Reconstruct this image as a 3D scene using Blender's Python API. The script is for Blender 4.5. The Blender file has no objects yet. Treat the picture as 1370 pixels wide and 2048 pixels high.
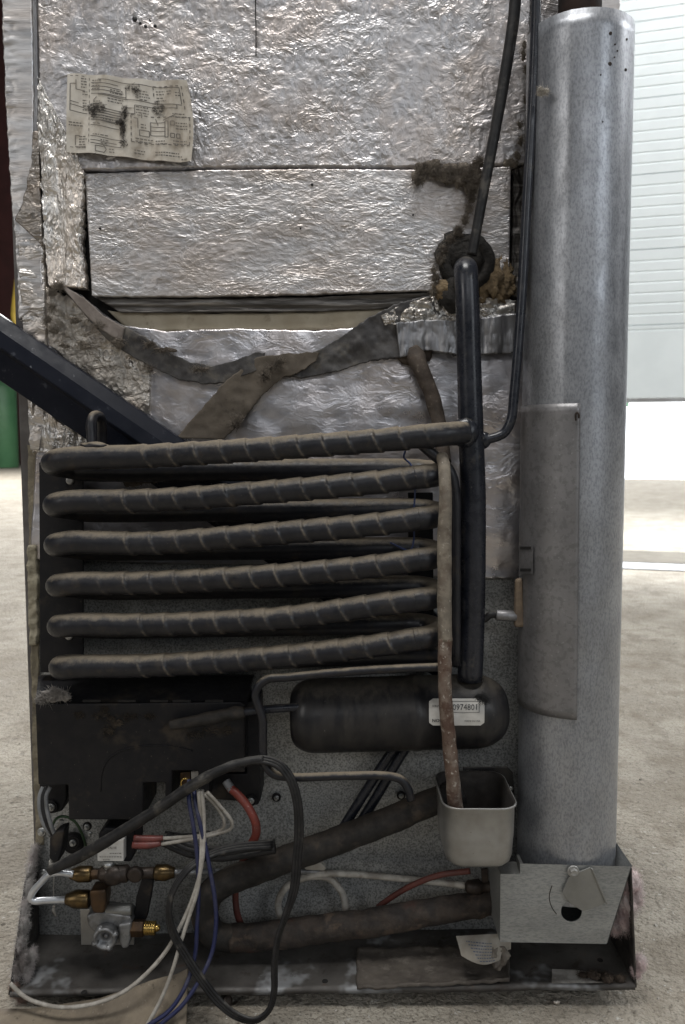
import bpy, bmesh, math, random
import numpy as np
from mathutils import Vector, Matrix

S = bpy.context.scene
COL = S.collection
random.seed(7)

# ------------------------------------------------------------------ camera
F = 1600.0                      # focal length in pixels of the 1370 x 2048 photograph
CAM = Vector((0.0, -1.0, 0.0))
PITCH = math.radians(5.0)
cd = bpy.data.cameras.new("camera")
cd.sensor_fit = 'VERTICAL'; cd.sensor_height = 36.0; cd.sensor_width = 36.0
cd.lens = F / 2048.0 * 36.0
cd.clip_start = 0.02; cd.clip_end = 300
cd.dof.use_dof = True; cd.dof.focus_distance = 0.94; cd.dof.aperture_fstop = 9.0
cam = bpy.data.objects.new("camera", cd); COL.objects.link(cam)
cam.location = CAM
cam.rotation_euler = (math.radians(90) - PITCH, 0, 0)
S.camera = cam

# ------------------------------------------------------------------ world and lamps
W = bpy.data.worlds.new("World"); S.world = W; W.use_nodes = True
bgn = W.node_tree.nodes['Background']
bgn.inputs[0].default_value = (0.80, 0.88, 1.0, 1); bgn.inputs[1].default_value = 0.065


def area(name, loc, target, sx, sy, power, color):
    ld = bpy.data.lights.new(name, 'AREA'); ld.shape = 'RECTANGLE'
    ld.size = sx; ld.size_y = sy; ld.energy = power; ld.color = color
    o = bpy.data.objects.new(name, ld); COL.objects.link(o)
    o.location = loc
    o.rotation_euler = (Vector(target) - Vector(loc)).to_track_quat('-Z', 'Y').to_euler()
    return o


area("doorway_light", (4.2, 4.4, 2.6), (0.2, 0, -0.2), 2.2, 2.2, 640, (0.93, 0.97, 1.0))
area("roof_light", (-0.3, -0.9, 3.4), (-0.1, -0.05, -0.2), 1.6, 0.9, 80, (1.0, 0.985, 0.96))
area("added_glint_light", (3.6, -4.2, 1.9), (0.1, 0, 0), 1.6, 2.6, 42, (0.90, 0.95, 1.0))  # this and the next two: unseen lamps added for glints on the foil
area("added_glint_light", (-3.8, -3.4, 2.0), (-0.1, 0, 0), 1.4, 2.4, 34, (1.0, 0.97, 0.93))
area("added_glint_light", (0.6, -7.5, 3.2), (0, 0, 0), 4.5, 0.8, 45, (0.95, 0.97, 1.0))
area("far_ceiling_light", (-4.0, 12.0, 6.0), (-3.0, 9.0, 0.0), 8.0, 8.0, 2600, (1.0, 0.985, 0.96))
area("far_ceiling_light", (7.0, 1.5, 5.0), (6.0, 5.0, 0.6), 3.0, 3.0, 560, (0.98, 0.99, 1.0))
area("door_ceiling_light", (1.6, 1.2, 4.2), (2.4, 3.9, 0.2), 2.5, 1.0, 105, (1.0, 0.99, 0.97))

S.view_settings.view_transform = 'Standard'
S.view_settings.look = 'None'
S.view_settings.exposure = 0.0
S.view_settings.gamma = 1.0

# ------------------------------------------------------------------ geometry helpers
_cp, _sp = math.cos(PITCH), math.sin(PITCH)


def ray(px, py):
    cx = (px - 685.0) / F; cy = -(py - 1024.0) / F
    return Vector((cx, _cp + cy * _sp, -_sp + cy * _cp))


def P(px, py, y=0.0):
    "world point on the vertical plane y seen at photo pixel px, py"
    d = ray(px, py)
    return CAM + d * ((y - CAM.y) / d.y)


def PZ(px, py, z):
    d = ray(px, py)
    return CAM + d * ((z - CAM.z) / d.z)


def mpp(py, y):
    "metres per pixel near pixel row py on plane y"
    return ((P(686, py, y) - P(685, py, y)).length)


def vn(x, y, seed=0):
    "value noise, numpy arrays"
    x = np.asarray(x, float); y = np.asarray(y, float)
    xi = np.floor(x).astype(np.int64); yi = np.floor(y).astype(np.int64)
    xf = x - xi; yf = y - yi
    u = xf * xf * (3 - 2 * xf); v = yf * yf * (3 - 2 * yf)

    def h(a, b):
        n = (a * 374761393 + b * 668265263 + seed * 974634777) & 0xffffffff
        n = ((n ^ (n >> 13)) * 1274126177) & 0xffffffff
        return ((n ^ (n >> 16)) & 0xffff) / 65535.0
    return (h(xi, yi) * (1 - u) + h(xi + 1, yi) * u) * (1 - v) + (h(xi, yi + 1) * (1 - u) + h(xi + 1, yi + 1) * u) * v


def fbm(x, y, o=4, seed=0):
    r = 0; a = 0.5
    for i in range(o):
        r = r + a * vn(x, y, seed + i); x = x * 2.03; y = y * 2.03; a *= 0.5
    return r


def ridged(x, y, o=3, seed=0):
    r = 0; a = 0.5
    for i in range(o):
        r = r + a * (1 - np.abs(2 * vn(x, y, seed + i) - 1)) ; x = x * 2.1; y = y * 2.1; a *= 0.5
    return r


class MB:
    def __init__(s):
        s.v = []; s.f = []; s.m = []; s.s = []

    def add(s, vs, fs, mat=0, smooth=True):
        b = len(s.v)
        s.v.extend([tuple(p) for p in vs])
        for f in fs:
            s.f.append([b + i for i in f]); s.m.append(mat); s.s.append(smooth and len(f) <= 4)

    # tube swept along points
    def tube(s, pts, r, seg=12, mat=0, caps=True, sub=6, flat=1.0, rib=None, wob=0.0, seed=0, rings=None):
        pts = [Vector(p) for p in pts]
        rs = list(r) if isinstance(r, (list, tuple)) else [r] * len(pts)
        c = []; cr = []
        n = len(pts)
        if n == 2 or sub <= 1:
            if sub <= 1:
                c, cr = pts, rs
            else:
                for k in range(sub + 1):
                    t = k / sub; c.append(pts[0].lerp(pts[1], t)); cr.append(rs[0] * (1 - t) + rs[1] * t)
        else:
            for i in range(n - 1):
                p0 = pts[i - 1] if i > 0 else pts[0] * 2 - pts[1]
                p1, p2 = pts[i], pts[i + 1]
                p3 = pts[i + 2] if i + 2 < n else pts[-1] * 2 - pts[-2]
                # centripetal catmull-rom
                def tj(ti, a, b): return ti + max((b - a).length, 1e-6) ** 0.5
                t0 = 0; t1 = tj(t0, p0, p1); t2 = tj(t1, p1, p2); t3 = tj(t2, p2, p3)
                for k in range(sub):
                    q = k / sub; t = t1 + (t2 - t1) * q
                    A1 = p0 * ((t1 - t) / (t1 - t0)) + p1 * ((t - t0) / (t1 - t0))
                    A2 = p1 * ((t2 - t) / (t2 - t1)) + p2 * ((t - t1) / (t2 - t1))
                    A3 = p2 * ((t3 - t) / (t3 - t2)) + p3 * ((t - t2) / (t3 - t2))
                    B1 = A1 * ((t2 - t) / (t2 - t0)) + A2 * ((t - t0) / (t2 - t0))
                    B2 = A2 * ((t3 - t) / (t3 - t1)) + A3 * ((t - t1) / (t3 - t1))
                    c.append(B1 * ((t2 - t) / (t2 - t1)) + B2 * ((t - t1) / (t2 - t1)))
                    cr.append(rs[i] * (1 - q) + rs[i + 1] * q)
            c.append(pts[-1]); cr.append(rs[-1])
        if rings:                       # resample evenly
            L = [0]
            for a, b in zip(c, c[1:]): L.append(L[-1] + (b - a).length)
            m = max(2, int(L[-1] / rings)); cc = []; rr = []; j = 0
            for k in range(m + 1):
                d = L[-1] * k / m
                while j < len(L) - 2 and L[j + 1] < d: j += 1
                q = 0 if L[j + 1] == L[j] else (d - L[j]) / (L[j + 1] - L[j])
                cc.append(c[j].lerp(c[j + 1], q)); rr.append(cr[j] * (1 - q) + cr[j + 1] * q)
            c, cr = cc, rr
        T = []
        for i in range(len(c)):
            a = c[max(i - 1, 0)]; b = c[min(i + 1, len(c) - 1)]
            T.append((b - a).normalized())
        ref = Vector((0, -1, 0)) if abs(T[0].y) < 0.9 else Vector((0, 0, 1))
        nrm = (ref - T[0] * ref.dot(T[0])).normalized()
        vs = []; acc = 0; gv = []
        for i in range(len(c)):
            nrm = (nrm - T[i] * nrm.dot(T[i])).normalized()
            bi = T[i].cross(nrm)
            if i: acc += (c[i] - c[i - 1]).length
            for k in range(seg):
                a = 2 * math.pi * k / seg
                rad = cr[i]
                if rib:
                    q_ = rib(acc, a, c[i]); rad *= q_[0]; gv.append(q_[1])
                if wob: rad *= 1 + wob * (2 * float(vn(acc * 90 + seed * 7, a * 1.3, seed)) - 1)
                vs.append(c[i] + nrm * (math.cos(a) * rad * flat) + bi * (math.sin(a) * rad))
        if rib: s.g = gv
        fs = []
        for i in range(len(c) - 1):
            for k in range(seg):
                k2 = (k + 1) % seg
                fs.append((i * seg + k, i * seg + k2, (i + 1) * seg + k2, (i + 1) * seg + k))
        if caps:
            fs.append(list(range(seg))[::-1]); fs.append([(len(c) - 1) * seg + k for k in range(seg)])
        s.add(vs, fs, mat, True)
        return s

    # surface of revolution along the axis a->b ; profile = [(t along in m, radius)]
    def lathe(s, o, axis, prof, seg=24, mat=0, rot=0.0):
        o = Vector(o); ax = Vector(axis).normalized()
        ref = Vector((0, 0, 1)) if abs(ax.z) < 0.9 else Vector((0, -1, 0))
        u = (ref - ax * ref.dot(ax)).normalized(); w = ax.cross(u)
        vs = []; fs = []
        for (t, r) in prof:
            for k in range(seg):
                a = 2 * math.pi * k / seg + rot
                vs.append(o + ax * t + u * (math.cos(a) * r) + w * (math.sin(a) * r))
        for i in range(len(prof) - 1):
            for k in range(seg):
                k2 = (k + 1) % seg
                fs.append((i * seg + k, i * seg + k2, (i + 1) * seg + k2, (i + 1) * seg + k))
        fs.append(list(range(seg))[::-1]); fs.append([(len(prof) - 1) * seg + k for k in range(seg)])
        s.add(vs, fs, mat, seg > 8)
        return s

    # polygon of photo pixels at depth y, pulled straight back by th
    def slab(s, poly, y, th, mat=0, smooth=False):
        fr = [P(a, b, y) for a, b in poly]
        bk = [p + Vector((0, th, 0)) for p in fr]
        n = len(fr)
        area2 = sum(poly[i][0] * poly[(i + 1) % n][1] - poly[(i + 1) % n][0] * poly[i][1] for i in range(n))
        fs = [list(range(n)), [n + i for i in range(n)][::-1]]
        for i in range(n):
            j = (i + 1) % n
            fs.append((i, n + i, n + j, j))
        if area2 > 0: fs = [list(f)[::-1] for f in fs]
        s.add(fr + bk, fs, mat, smooth)
        return s

    def poly3(s, pts, off, mat=0, smooth=False):
        off = Vector(off); fr = [Vector(p) for p in pts]; bk = [p + off for p in fr]; n = len(fr)
        fs = [list(range(n)), [n + i for i in range(n)][::-1]]
        for i in range(n):
            j = (i + 1) % n; fs.append((i, n + i, n + j, j))
        s.add(fr + bk, fs, mat, smooth); return s

    def box(s, a, b, mat=0):
        x0, y0, z0 = a; x1, y1, z1 = b
        vs = [(x0, y0, z0), (x1, y0, z0), (x1, y1, z0), (x0, y1, z0), (x0, y0, z1), (x1, y0, z1), (x1, y1, z1), (x0, y1, z1)]
        fs = [(0, 3, 2, 1), (4, 5, 6, 7), (0, 1, 5, 4), (1, 2, 6, 5), (2, 3, 7, 6), (3, 0, 4, 7)]
        s.add(vs, fs, mat, False); return s

    # lumpy ellipsoid
    def lump(s, c, rx, ry, rz, seed=0, amp=0.35, fq=2.2, mat=0, n=14):
        vs = []; fs = []; m = n * 2
        for i in range(n + 1):
            th = math.pi * i / n
            for k in range(m):
                ph = 2 * math.pi * k / m
                d = Vector((math.sin(th) * math.cos(ph), math.sin(th) * math.sin(ph), math.cos(th)))
                q = 1 + amp * 2 * (float(fbm(d.x * fq + d.z * 1.7 + 9, d.y * fq - d.z * 1.3 + 5, 4, seed)) - 0.47)
                vs.append(Vector(c) + Vector((d.x * rx, d.y * ry, d.z * rz)) * q)
        for i in range(n):
            for k in range(m):
                k2 = (k + 1) % m
                fs.append((i * m + k, (i + 1) * m + k, (i + 1) * m + k2, i * m + k2))
        s.add(vs, fs, mat, True); return s

    # ruled sheet between two photo polylines; depth from dep(u, v); skirt goes back
    def sheet(s, up, lo, y, nu, nv, disp=None, jit=0.0, skirt=0.0, mat=0, seed=0, vert=False):
        def res(pl, n):
            pl = [np.array(q, float) for q in pl]
            L = [0]
            for a, b in zip(pl, pl[1:]): L.append(L[-1] + np.hypot(*(b[:2] - a[:2])))
            out = []; j = 0
            for k in range(n + 1):
                d = L[-1] * k / n
                while j < len(L) - 2 and L[j + 1] < d: j += 1
                t = (d - L[j]) / max(L[j + 1] - L[j], 1e-9)
                out.append(pl[j] * (1 - t) + pl[j + 1] * t)
            return np.array(out)
        A = res(up, nu); B = res(lo, nu)
        if jit:
            i = np.arange(nu + 1)
            for arr, sd in ((A, seed), (B, seed + 31)):
                jj = (fbm(i * 0.35, i * 0 + sd, 4, sd) - 0.47) * 2 * jit
                if vert: arr[:, 0] += jj
                else: arr[:, 1] += jj
        vs = []
        t = np.linspace(0, 1, nv + 1)
        for k in range(nv + 1):
            row = A * (1 - t[k]) + B * t[k]
            dd = np.zeros(nu + 1) if disp is None else disp(row[:, 0], row[:, 1])
            for i in range(nu + 1):
                yy = y + float(dd[i]) if np.ndim(dd) else y + dd
                p = P(row[i, 0], row[i, 1], y)
                vs.append(Vector((p.x, yy, p.z)))
        n1 = nu + 1; fs = []
        for k in range(nv):
            for i in range(nu):
                q = (k * n1 + i, (k + 1) * n1 + i, (k + 1) * n1 + i + 1, k * n1 + i + 1)
                fs.append(q if not vert else q[::-1])
        if skirt:
            ring = [i for i in range(n1)] + [k * n1 + nu for k in range(1, nv + 1)] + [nv * n1 + i for i in range(nu - 1, -1, -1)] + [k * n1 for k in range(nv - 1, 0, -1)]
            b = len(vs)
            for q in ring: vs.append(Vector((vs[q].x, y + skirt, vs[q].z)))
            m = len(ring)
            for a in range(m):
                c = (a + 1) % m
                f = (ring[a], ring[c], b + c, b + a)
                fs.append(f if not vert else f[::-1])
        s.add(vs, fs, mat, True); return s

    def build(s, name, mats, parent=None, label=None, bevel=0.0, kind=None, cat=None, group=None, segs=2):
        me = bpy.data.meshes.new(name)
        me.from_pydata(s.v, [], s.f)
        me.polygons.foreach_set('material_index', s.m)
        me.polygons.foreach_set('use_smooth', s.s)
        for m in (mats if isinstance(mats, (list, tuple)) else [mats]): me.materials.append(m)
        me.update()
        o = bpy.data.objects.new(name, me); COL.objects.link(o)
        if parent is not None:
            o.parent = parent
            loc = parent.get('_w', None)
            o.matrix_parent_inverse = Matrix.Translation(-Vector(loc)) if loc is not None else Matrix()
        if label: o['label'] = label
        if kind: o['kind'] = kind
        if cat: o['category'] = cat
        if group: o['group'] = group
        if bevel:
            b = o.modifiers.new('bevel', 'BEVEL'); b.width = bevel; b.segments = segs; b.limit_method = 'ANGLE'; b.angle_limit = math.radians(40)
        return o


def thing(name, loc, label, cat, group=None):
    o = bpy.data.objects.new(name, None); COL.objects.link(o)
    o.location = loc; o.empty_display_size = 0.05
    o['label'] = label; o['category'] = cat; o['_w'] = tuple(loc)
    if group: o['group'] = group
    return o


# ------------------------------------------------------------------ material helpers
def M(name):
    m = bpy.data.materials.new(name); m.use_nodes = True
    nt = m.node_tree; b = nt.nodes['Principled BSDF']
    return m, nt, b


def nd(nt, t, ins=None, **kw):
    n = nt.nodes.new(t)
    for k, v in kw.items(): setattr(n, k, v)
    for k, v in (ins or {}).items():
        if hasattr(v, 'is_output') or isinstance(v, bpy.types.NodeSocket): nt.links.new(v, n.inputs[k])
        else: n.inputs[k].default_value = v
    return n


def math_(nt, op, a, b=0.5, clamp=False):
    n = nt.nodes.new('ShaderNodeMath'); n.operation = op; n.use_clamp = clamp
    for i, v in enumerate((a, b)):
        if isinstance(v, bpy.types.NodeSocket): nt.links.new(v, n.inputs[i])
        else: n.inputs[i].default_value = v
    return n.outputs[0]


def mapr(nt, v, a, b, c=0.0, d=1.0):
    n = nt.nodes.new('ShaderNodeMapRange'); nt.links.new(v, n.inputs[0]); n.clamp = True; n.interpolation_type = 'SMOOTHSTEP'
    for i, q in enumerate((a, b, c, d)): n.inputs[i + 1].default_value = q
    return n.outputs[0]


def mixc(nt, f, a, b):
    n = nt.nodes.new('ShaderNodeMix'); n.data_type = 'RGBA'
    for i, v in ((0, f), (6, a), (7, b)):
        if isinstance(v, bpy.types.NodeSocket): nt.links.new(v, n.inputs[i])
        else: n.inputs[i].default_value = v if i == 0 else (*v[:3], 1)
    return n.outputs[2]


def coord(nt, sc=(1, 1, 1), rot=(0, 0, 0)):
    t = nt.nodes.new('ShaderNodeTexCoord'); mp = nt.nodes.new('ShaderNodeMapping')
    mp.inputs['Scale'].default_value = sc; mp.inputs['Rotation'].default_value = rot
    nt.links.new(t.outputs['Object'], mp.inputs[0]); return mp.outputs[0]


def noise(nt, co, sc, det=5, rough=0.6, dist=0.0):
    n = nt.nodes.new('ShaderNodeTexNoise'); nt.links.new(co, n.inputs['Vector'])
    n.inputs['Scale'].default_value = sc; n.inputs['Detail'].default_value = det
    n.inputs['Roughness'].default_value = rough; n.inputs['Distortion'].default_value = dist
    return n.outputs[0]


def surf(name, c1, c2, sc=60, lo=0.35, hi=0.65, rough=(0.4, 0.6), metal=0.0, bump=0.15, bsc=300, bd=0.0006,
         specks=(), dust=None, stretch=(1, 1, 1), spec=0.5, groove=None):
    m, nt, b = M(name)
    co = coord(nt, stretch)
    if groove: at = nd(nt, 'ShaderNodeAttribute', attribute_name='groove').outputs['Fac']
    n0 = noise(nt, co, sc)
    c = mixc(nt, mapr(nt, n0, lo, hi), c1, c2)
    mt = None
    rg = mapr(nt, noise(nt, co, sc * 2.3), 0.3, 0.7, rough[0], rough[1])
    mf = metal
    for (ssc, a, z, scol, amt) in specks:
        f = math_(nt, 'MULTIPLY', mapr(nt, noise(nt, co, ssc, 4, 0.65), a, z), amt)
        c = mixc(nt, f, c, scol)
    if dust:
        dcol, amt, z0, z1 = dust
        g = nt.nodes.new('ShaderNodeNewGeometry'); sx = nt.nodes.new('ShaderNodeSeparateXYZ')
        nt.links.new(g.outputs['Normal'], sx.inputs[0])
        nz = math_(nt, 'ADD', sx.outputs[2], math_(nt, 'MULTIPLY', math_(nt, 'SUBTRACT', noise(nt, co, 60, 7, 0.8), 0.5), 1.15))
        f = math_(nt, 'MULTIPLY', mapr(nt, nz, z0, z1), amt)
        c = mixc(nt, f, c, dcol)
        rgn = nt.nodes.new('ShaderNodeMix'); nt.links.new(f, rgn.inputs[0]); nt.links.new(rg, rgn.inputs[2]); rgn.inputs[3].default_value = 0.9
        rg = rgn.outputs[0]
        if metal:
            mf = math_(nt, 'MULTIPLY', math_(nt, 'SUBTRACT', 1.0, f), metal)
    if groove:
        c = mixc(nt, math_(nt, 'MULTIPLY', at, mapr(nt, noise(nt, co, 120, 4), 0.38, 0.66, 0.05, 0.65)), c, groove)
    nt.links.new(c, b.inputs['Base Color']); nt.links.new(rg, b.inputs['Roughness'])
    if isinstance(mf, bpy.types.NodeSocket): nt.links.new(mf, b.inputs['Metallic'])
    else: b.inputs['Metallic'].default_value = mf
    b.inputs['Specular IOR Level'].default_value = spec
    if bump:
        bn = nt.nodes.new('ShaderNodeBump'); bn.inputs['Strength'].default_value = bump; bn.inputs['Distance'].default_value = bd
        nt.links.new(noise(nt, co, bsc, 4, 0.6), bn.inputs['Height'])
        nt.links.new(bn.outputs[0], b.inputs['Normal'])
    return m


def foil(name, base, rough, scale, stretch=(1, 1, 1), strength=1.0, dist=0.003, dirt=0.25, rot=(0, 0, 0), warp=0.01, dirt_crease_col=(0.16, 0.12, 0.08)):
    m, nt, b = M(name)
    co = coord(nt, stretch, rot)
    w = nd(nt, 'ShaderNodeTexNoise', {'Vector': co, 'Scale': 28.0, 'Detail': 3.0})
    wv = nd(nt, 'ShaderNodeVectorMath', {0: w.outputs[1], 1: (0.5, 0.5, 0.5)}, operation='SUBTRACT')
    ws = nd(nt, 'ShaderNodeVectorMath', {0: wv.outputs[0], 'Scale': warp * 4}, operation='SCALE')
    cw = nd(nt, 'ShaderNodeVectorMath', {0: co, 1: ws.outputs[0]}, operation='ADD').outputs[0]
    hs = None
    for (k, a) in ((1.0, 0.55), (2.3, 0.30), (5.0, 0.13)):
        v = nd(nt, 'ShaderNodeTexVoronoi', {'Vector': cw, 'Scale': scale * k, 'Randomness': 1.0}, feature='F1')
        q = math_(nt, 'MULTIPLY', v.outputs['Distance'], a)
        hs = q if hs is None else math_(nt, 'ADD', hs, q)
    # areas that are more or less crumpled
    area_ = mapr(nt, noise(nt, co, 9, 3, 0.5), 0.34, 0.66, 0.35, 1.25)
    vb = nd(nt, 'ShaderNodeTexVoronoi', {'Vector': cw, 'Scale': scale * 0.30, 'Randomness': 1.0}, feature='F1')
    h = math_(nt, 'ADD', math_(nt, 'MULTIPLY', hs, area_), math_(nt, 'MULTIPLY', vb.outputs['Distance'], 0.8))
    bn = nt.nodes.new('ShaderNodeBump'); bn.inputs['Strength'].default_value = strength; bn.inputs['Distance'].default_value = dist
    nt.links.new(h, bn.inputs['Height']); nt.links.new(bn.outputs[0], b.inputs['Normal'])
    d1 = mapr(nt, noise(nt, co, 18, 8, 0.75), 0.47, 0.75)
    d2 = mapr(nt, hs, 0.42, 0.85)  # shade in the creases put into the colour, keeps contrast without glint
    f = math_(nt, 'MULTIPLY', math_(nt, 'ADD', d1, math_(nt, 'MULTIPLY', d2, 0.5), True), dirt)  # dirt also scales the crease shade in d2
    tint = mixc(nt, mapr(nt, noise(nt, co, 14, 4, 0.6), 0.4, 0.65), base, tuple(min(1, q * k) for q, k in zip(base, (1.04, 0.97, 0.91))))
    nt.links.new(mixc(nt, f, tint, dirt_crease_col), b.inputs['Base Color'])
    nt.links.new(math_(nt, 'SUBTRACT', 1.0, math_(nt, 'MULTIPLY', f, 0.8)), b.inputs['Metallic'])
    nt.links.new(mapr(nt, noise(nt, co, 40, 4), 0.3, 0.7, rough * 0.8, rough * 1.3), b.inputs['Roughness'])
    return m


def galv(name, base, dark, sc, rough=(0.35, 0.5), metal=0.85, amt=0.6, stretch=(1, 1, 1), dirt=0.2, thr=(0.5, 0.6)):
    return surf(name, base, tuple(q * 0.82 for q in base), 22, 0.35, 0.65, rough, metal, 0.12, sc * 0.8, 0.0004,
                specks=((sc, thr[0], thr[1], dark, amt), (7, 0.5, 0.75, (0.10, 0.085, 0.06), dirt), (sc * 2.6, 0.62, 0.7, (0.55, 0.56, 0.56), 0.35)), stretch=stretch)


DUST = (0.17, 0.145, 0.11)
m_foil_up = foil('crumpled foil', (0.55, 0.54, 0.55), 0.42, 125, (1.0, 1, 1.1), 0.8, 0.0020, 0.5, warp=0.012)
m_foil_mid = foil('fine crinkled foil', (0.56, 0.55, 0.555), 0.42, 210, (0.62, 1, 1.3), 0.85, 0.0014, 0.5, warp=0.012)
m_foil_low = foil('smooth foil sheet', (0.72, 0.71, 0.74), 0.33, 70, (0.7, 1, 1.0), 0.7, 0.0012, 0.30, warp=0.02)
m_foil_torn = foil('torn folded foil', (0.74, 0.72, 0.69), 0.36, 60, (1.2, 1, 0.6), 1.0, 0.005, 0.45, warp=0.03)
m_tape = foil('silver cloth tape', (0.66, 0.66, 0.67), 0.42, 60, (0.35, 1, 2.6), 0.5, 0.0012, 0.25, warp=0.01)
m_tape_dark = surf('dusty grey tape', (0.050, 0.047, 0.047), (0.095, 0.09, 0.087), 60, rough=(0.45, 0.75), metal=0.25, bump=0.4, bsc=220, bd=0.001, specks=((30, 0.52, 0.7, (0.15, 0.13, 0.10), 0.5),))
m_tape_shine = surf('grey shiny tape', (0.23, 0.23, 0.24), (0.34, 0.34, 0.35), 40, rough=(0.3, 0.5), metal=0.7, bump=0.4, bsc=90, bd=0.002, stretch=(2.5, 1, 0.5), specks=((25, 0.52, 0.7, (0.10, 0.09, 0.08), 0.6),))
m_card = surf('brown card strip', (0.095, 0.078, 0.060), (0.13, 0.108, 0.084), 45, rough=(0.8, 0.95), bump=0.4, bsc=200, bd=0.001, specks=((120, 0.58, 0.7, (0.05, 0.04, 0.03), 0.6),))
m_black_gap = surf('dark cavity', (0.008, 0.008, 0.008), (0.015, 0.013, 0.012), 60, rough=(0.8, 0.95), bump=0)
m_cream = surf('cream board', (0.45, 0.40, 0.31), (0.36, 0.31, 0.23), 25, rough=(0.7, 0.85), bump=0.2, bsc=150, specks=((40, 0.56, 0.7, (0.16, 0.13, 0.09), 0.6),))
m_trim = surf('worn dark trim', (0.05, 0.045, 0.04), (0.15, 0.14, 0.13), 30, rough=(0.3, 0.5), metal=0.6, bump=0.5, bsc=120, bd=0.0015, stretch=(0.2, 1, 4), specks=((22, 0.52, 0.62, (0.42, 0.40, 0.38), 0.7),))
m_galv_tube = galv('galvanised flue', (0.42, 0.435, 0.465), (0.13, 0.135, 0.15), 470, (0.34, 0.5), 0.72, 0.5, (1, 1, 0.5), 0.22, (0.40, 0.68))
m_galv_cover = galv('dull galvanised cover', (0.27, 0.265, 0.27), (0.15, 0.15, 0.15), 150, (0.40, 0.50), 0.6, 0.5, (1, 1, 1), 0.25)
m_galv_panel = galv('galvanised back sheet', (0.50, 0.505, 0.495), (0.10, 0.105, 0.10), 430, (0.45, 0.6), 0.35, 0.8, (1, 1, 1), 0.4, (0.38, 0.66))
m_galv_box = galv('galvanised burner box steel', (0.39, 0.395, 0.39), (0.12, 0.145, 0.145), 480, (0.42, 0.55), 0.55, 0.45, (0.42, 1, 1.4), 0.15, (0.40, 0.68))
m_galv_plate = galv('shutter steel', (0.31, 0.31, 0.295), (0.28, 0.28, 0.27), 120, (0.4, 0.55), 0.7, 0.5, (1, 1, 1), 0.2)
m_coil = surf('dusty black coil paint', (0.006, 0.007, 0.011), (0.014, 0.014, 0.018), 70, rough=(0.32, 0.55), bump=0.25, bsc=350, bd=0.0006,
              specks=((45, 0.54, 0.68, (0.040, 0.031, 0.023), 0.55), (300, 0.66, 0.72, (0.12, 0.10, 0.08), 0.5)), dust=((0.27, 0.225, 0.165), 0.9, 0.38, 1.0), spec=0.5, groove=(0.22, 0.185, 0.14))
m_pipe = surf('black enamel pipe', (0.010, 0.012, 0.018), (0.022, 0.024, 0.032), 50, rough=(0.22, 0.38), bump=0.1, bsc=200, bd=0.0004,
              specks=((60, 0.60, 0.72, (0.075, 0.068, 0.06), 0.6), (300, 0.68, 0.73, (0.18, 0.17, 0.16), 0.7)), dust=(DUST, 0.6, 0.7, 1.2))
m_tank = surf('black tank paint', (0.012, 0.012, 0.014), (0.028, 0.026, 0.025), 40, rough=(0.3, 0.5), bump=0.12, bsc=150, bd=0.0006,
              specks=((18, 0.54, 0.72, (0.07, 0.062, 0.055), 0.55), (280, 0.68, 0.73, (0.16, 0.15, 0.14), 0.6)), dust=((0.14, 0.12, 0.09), 0.65, 0.6, 1.25), stretch=(1.5, 1, 0.6), spec=0.4)
m_bar = surf('blue black steel', (0.006, 0.008, 0.015), (0.010, 0.012, 0.020), 30, spec=0.15, rough=(0.32, 0.46), bump=0.06, bsc=120, specks=((60, 0.63, 0.72, (0.07, 0.075, 0.09), 0.6), (150, 0.68, 0.72, (0.2, 0.21, 0.23), 0.6),))
m_plastic = surf('black plastic', (0.008, 0.008, 0.010), (0.013, 0.012, 0.013), 50, rough=(0.5, 0.65), bump=0.12, bsc=500, bd=0.0003,
                 specks=((16, 0.55, 0.68, (0.075, 0.058, 0.04), 0.55), (260, 0.69, 0.73, (0.15, 0.13, 0.10), 0.6)), spec=0.3)
m_rubber = surf('black cable sheath', (0.010, 0.010, 0.011), (0.022, 0.021, 0.021), 70, rough=(0.4, 0.6), bump=0.2, bsc=240, bd=0.0005,
                specks=((30, 0.55, 0.68, (0.11, 0.10, 0.085), 0.6),), dust=((0.24, 0.23, 0.21), 0.45, 0.6, 1.2), spec=0.35)
m_insul = surf('black pipe lagging', (0.013, 0.012, 0.011), (0.028, 0.024, 0.021), 60, rough=(0.65, 0.85), bump=0.4, bsc=160, bd=0.0012, specks=((30, 0.54, 0.7, (0.085, 0.062, 0.045), 0.6),), dust=((0.09, 0.072, 0.055), 0.5, 0.3, 1.1))
m_hose = surf('dirty pale drain hose', (0.27, 0.235, 0.185), (0.17, 0.145, 0.115), 70, rough=(0.65, 0.85), bump=0.5, bsc=260, bd=0.001,
              specks=((190, 0.6, 0.68, (0.48, 0.44, 0.38), 0.6), (45, 0.5, 0.66, (0.10, 0.07, 0.05), 0.55)))
m_hose_rust = surf('rusty drain hose', (0.13, 0.085, 0.062), (0.22, 0.175, 0.14), 70, rough=(0.65, 0.85), bump=0.6, bsc=260, bd=0.0012,
                   specks=((200, 0.58, 0.66, (0.50, 0.46, 0.40), 0.7), (60, 0.5, 0.62, (0.075, 0.035, 0.022), 0.75)))
m_hose_dark = surf('brown stained hose', (0.05, 0.038, 0.030), (0.085, 0.065, 0.05), 60, rough=(0.7, 0.9), bump=0.5, bsc=200, bd=0.0012, specks=((120, 0.6, 0.7, (0.22, 0.19, 0.15), 0.5),))
m_cup = surf('dull aluminium cup', (0.42, 0.415, 0.40), (0.32, 0.315, 0.30), 18, rough=(0.36, 0.5), metal=0.7, bump=0.1, bsc=200, specks=((12, 0.52, 0.75, (0.27, 0.25, 0.215), 0.5), (240, 0.67, 0.73, (0.16, 0.14, 0.12), 0.5)))
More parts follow.
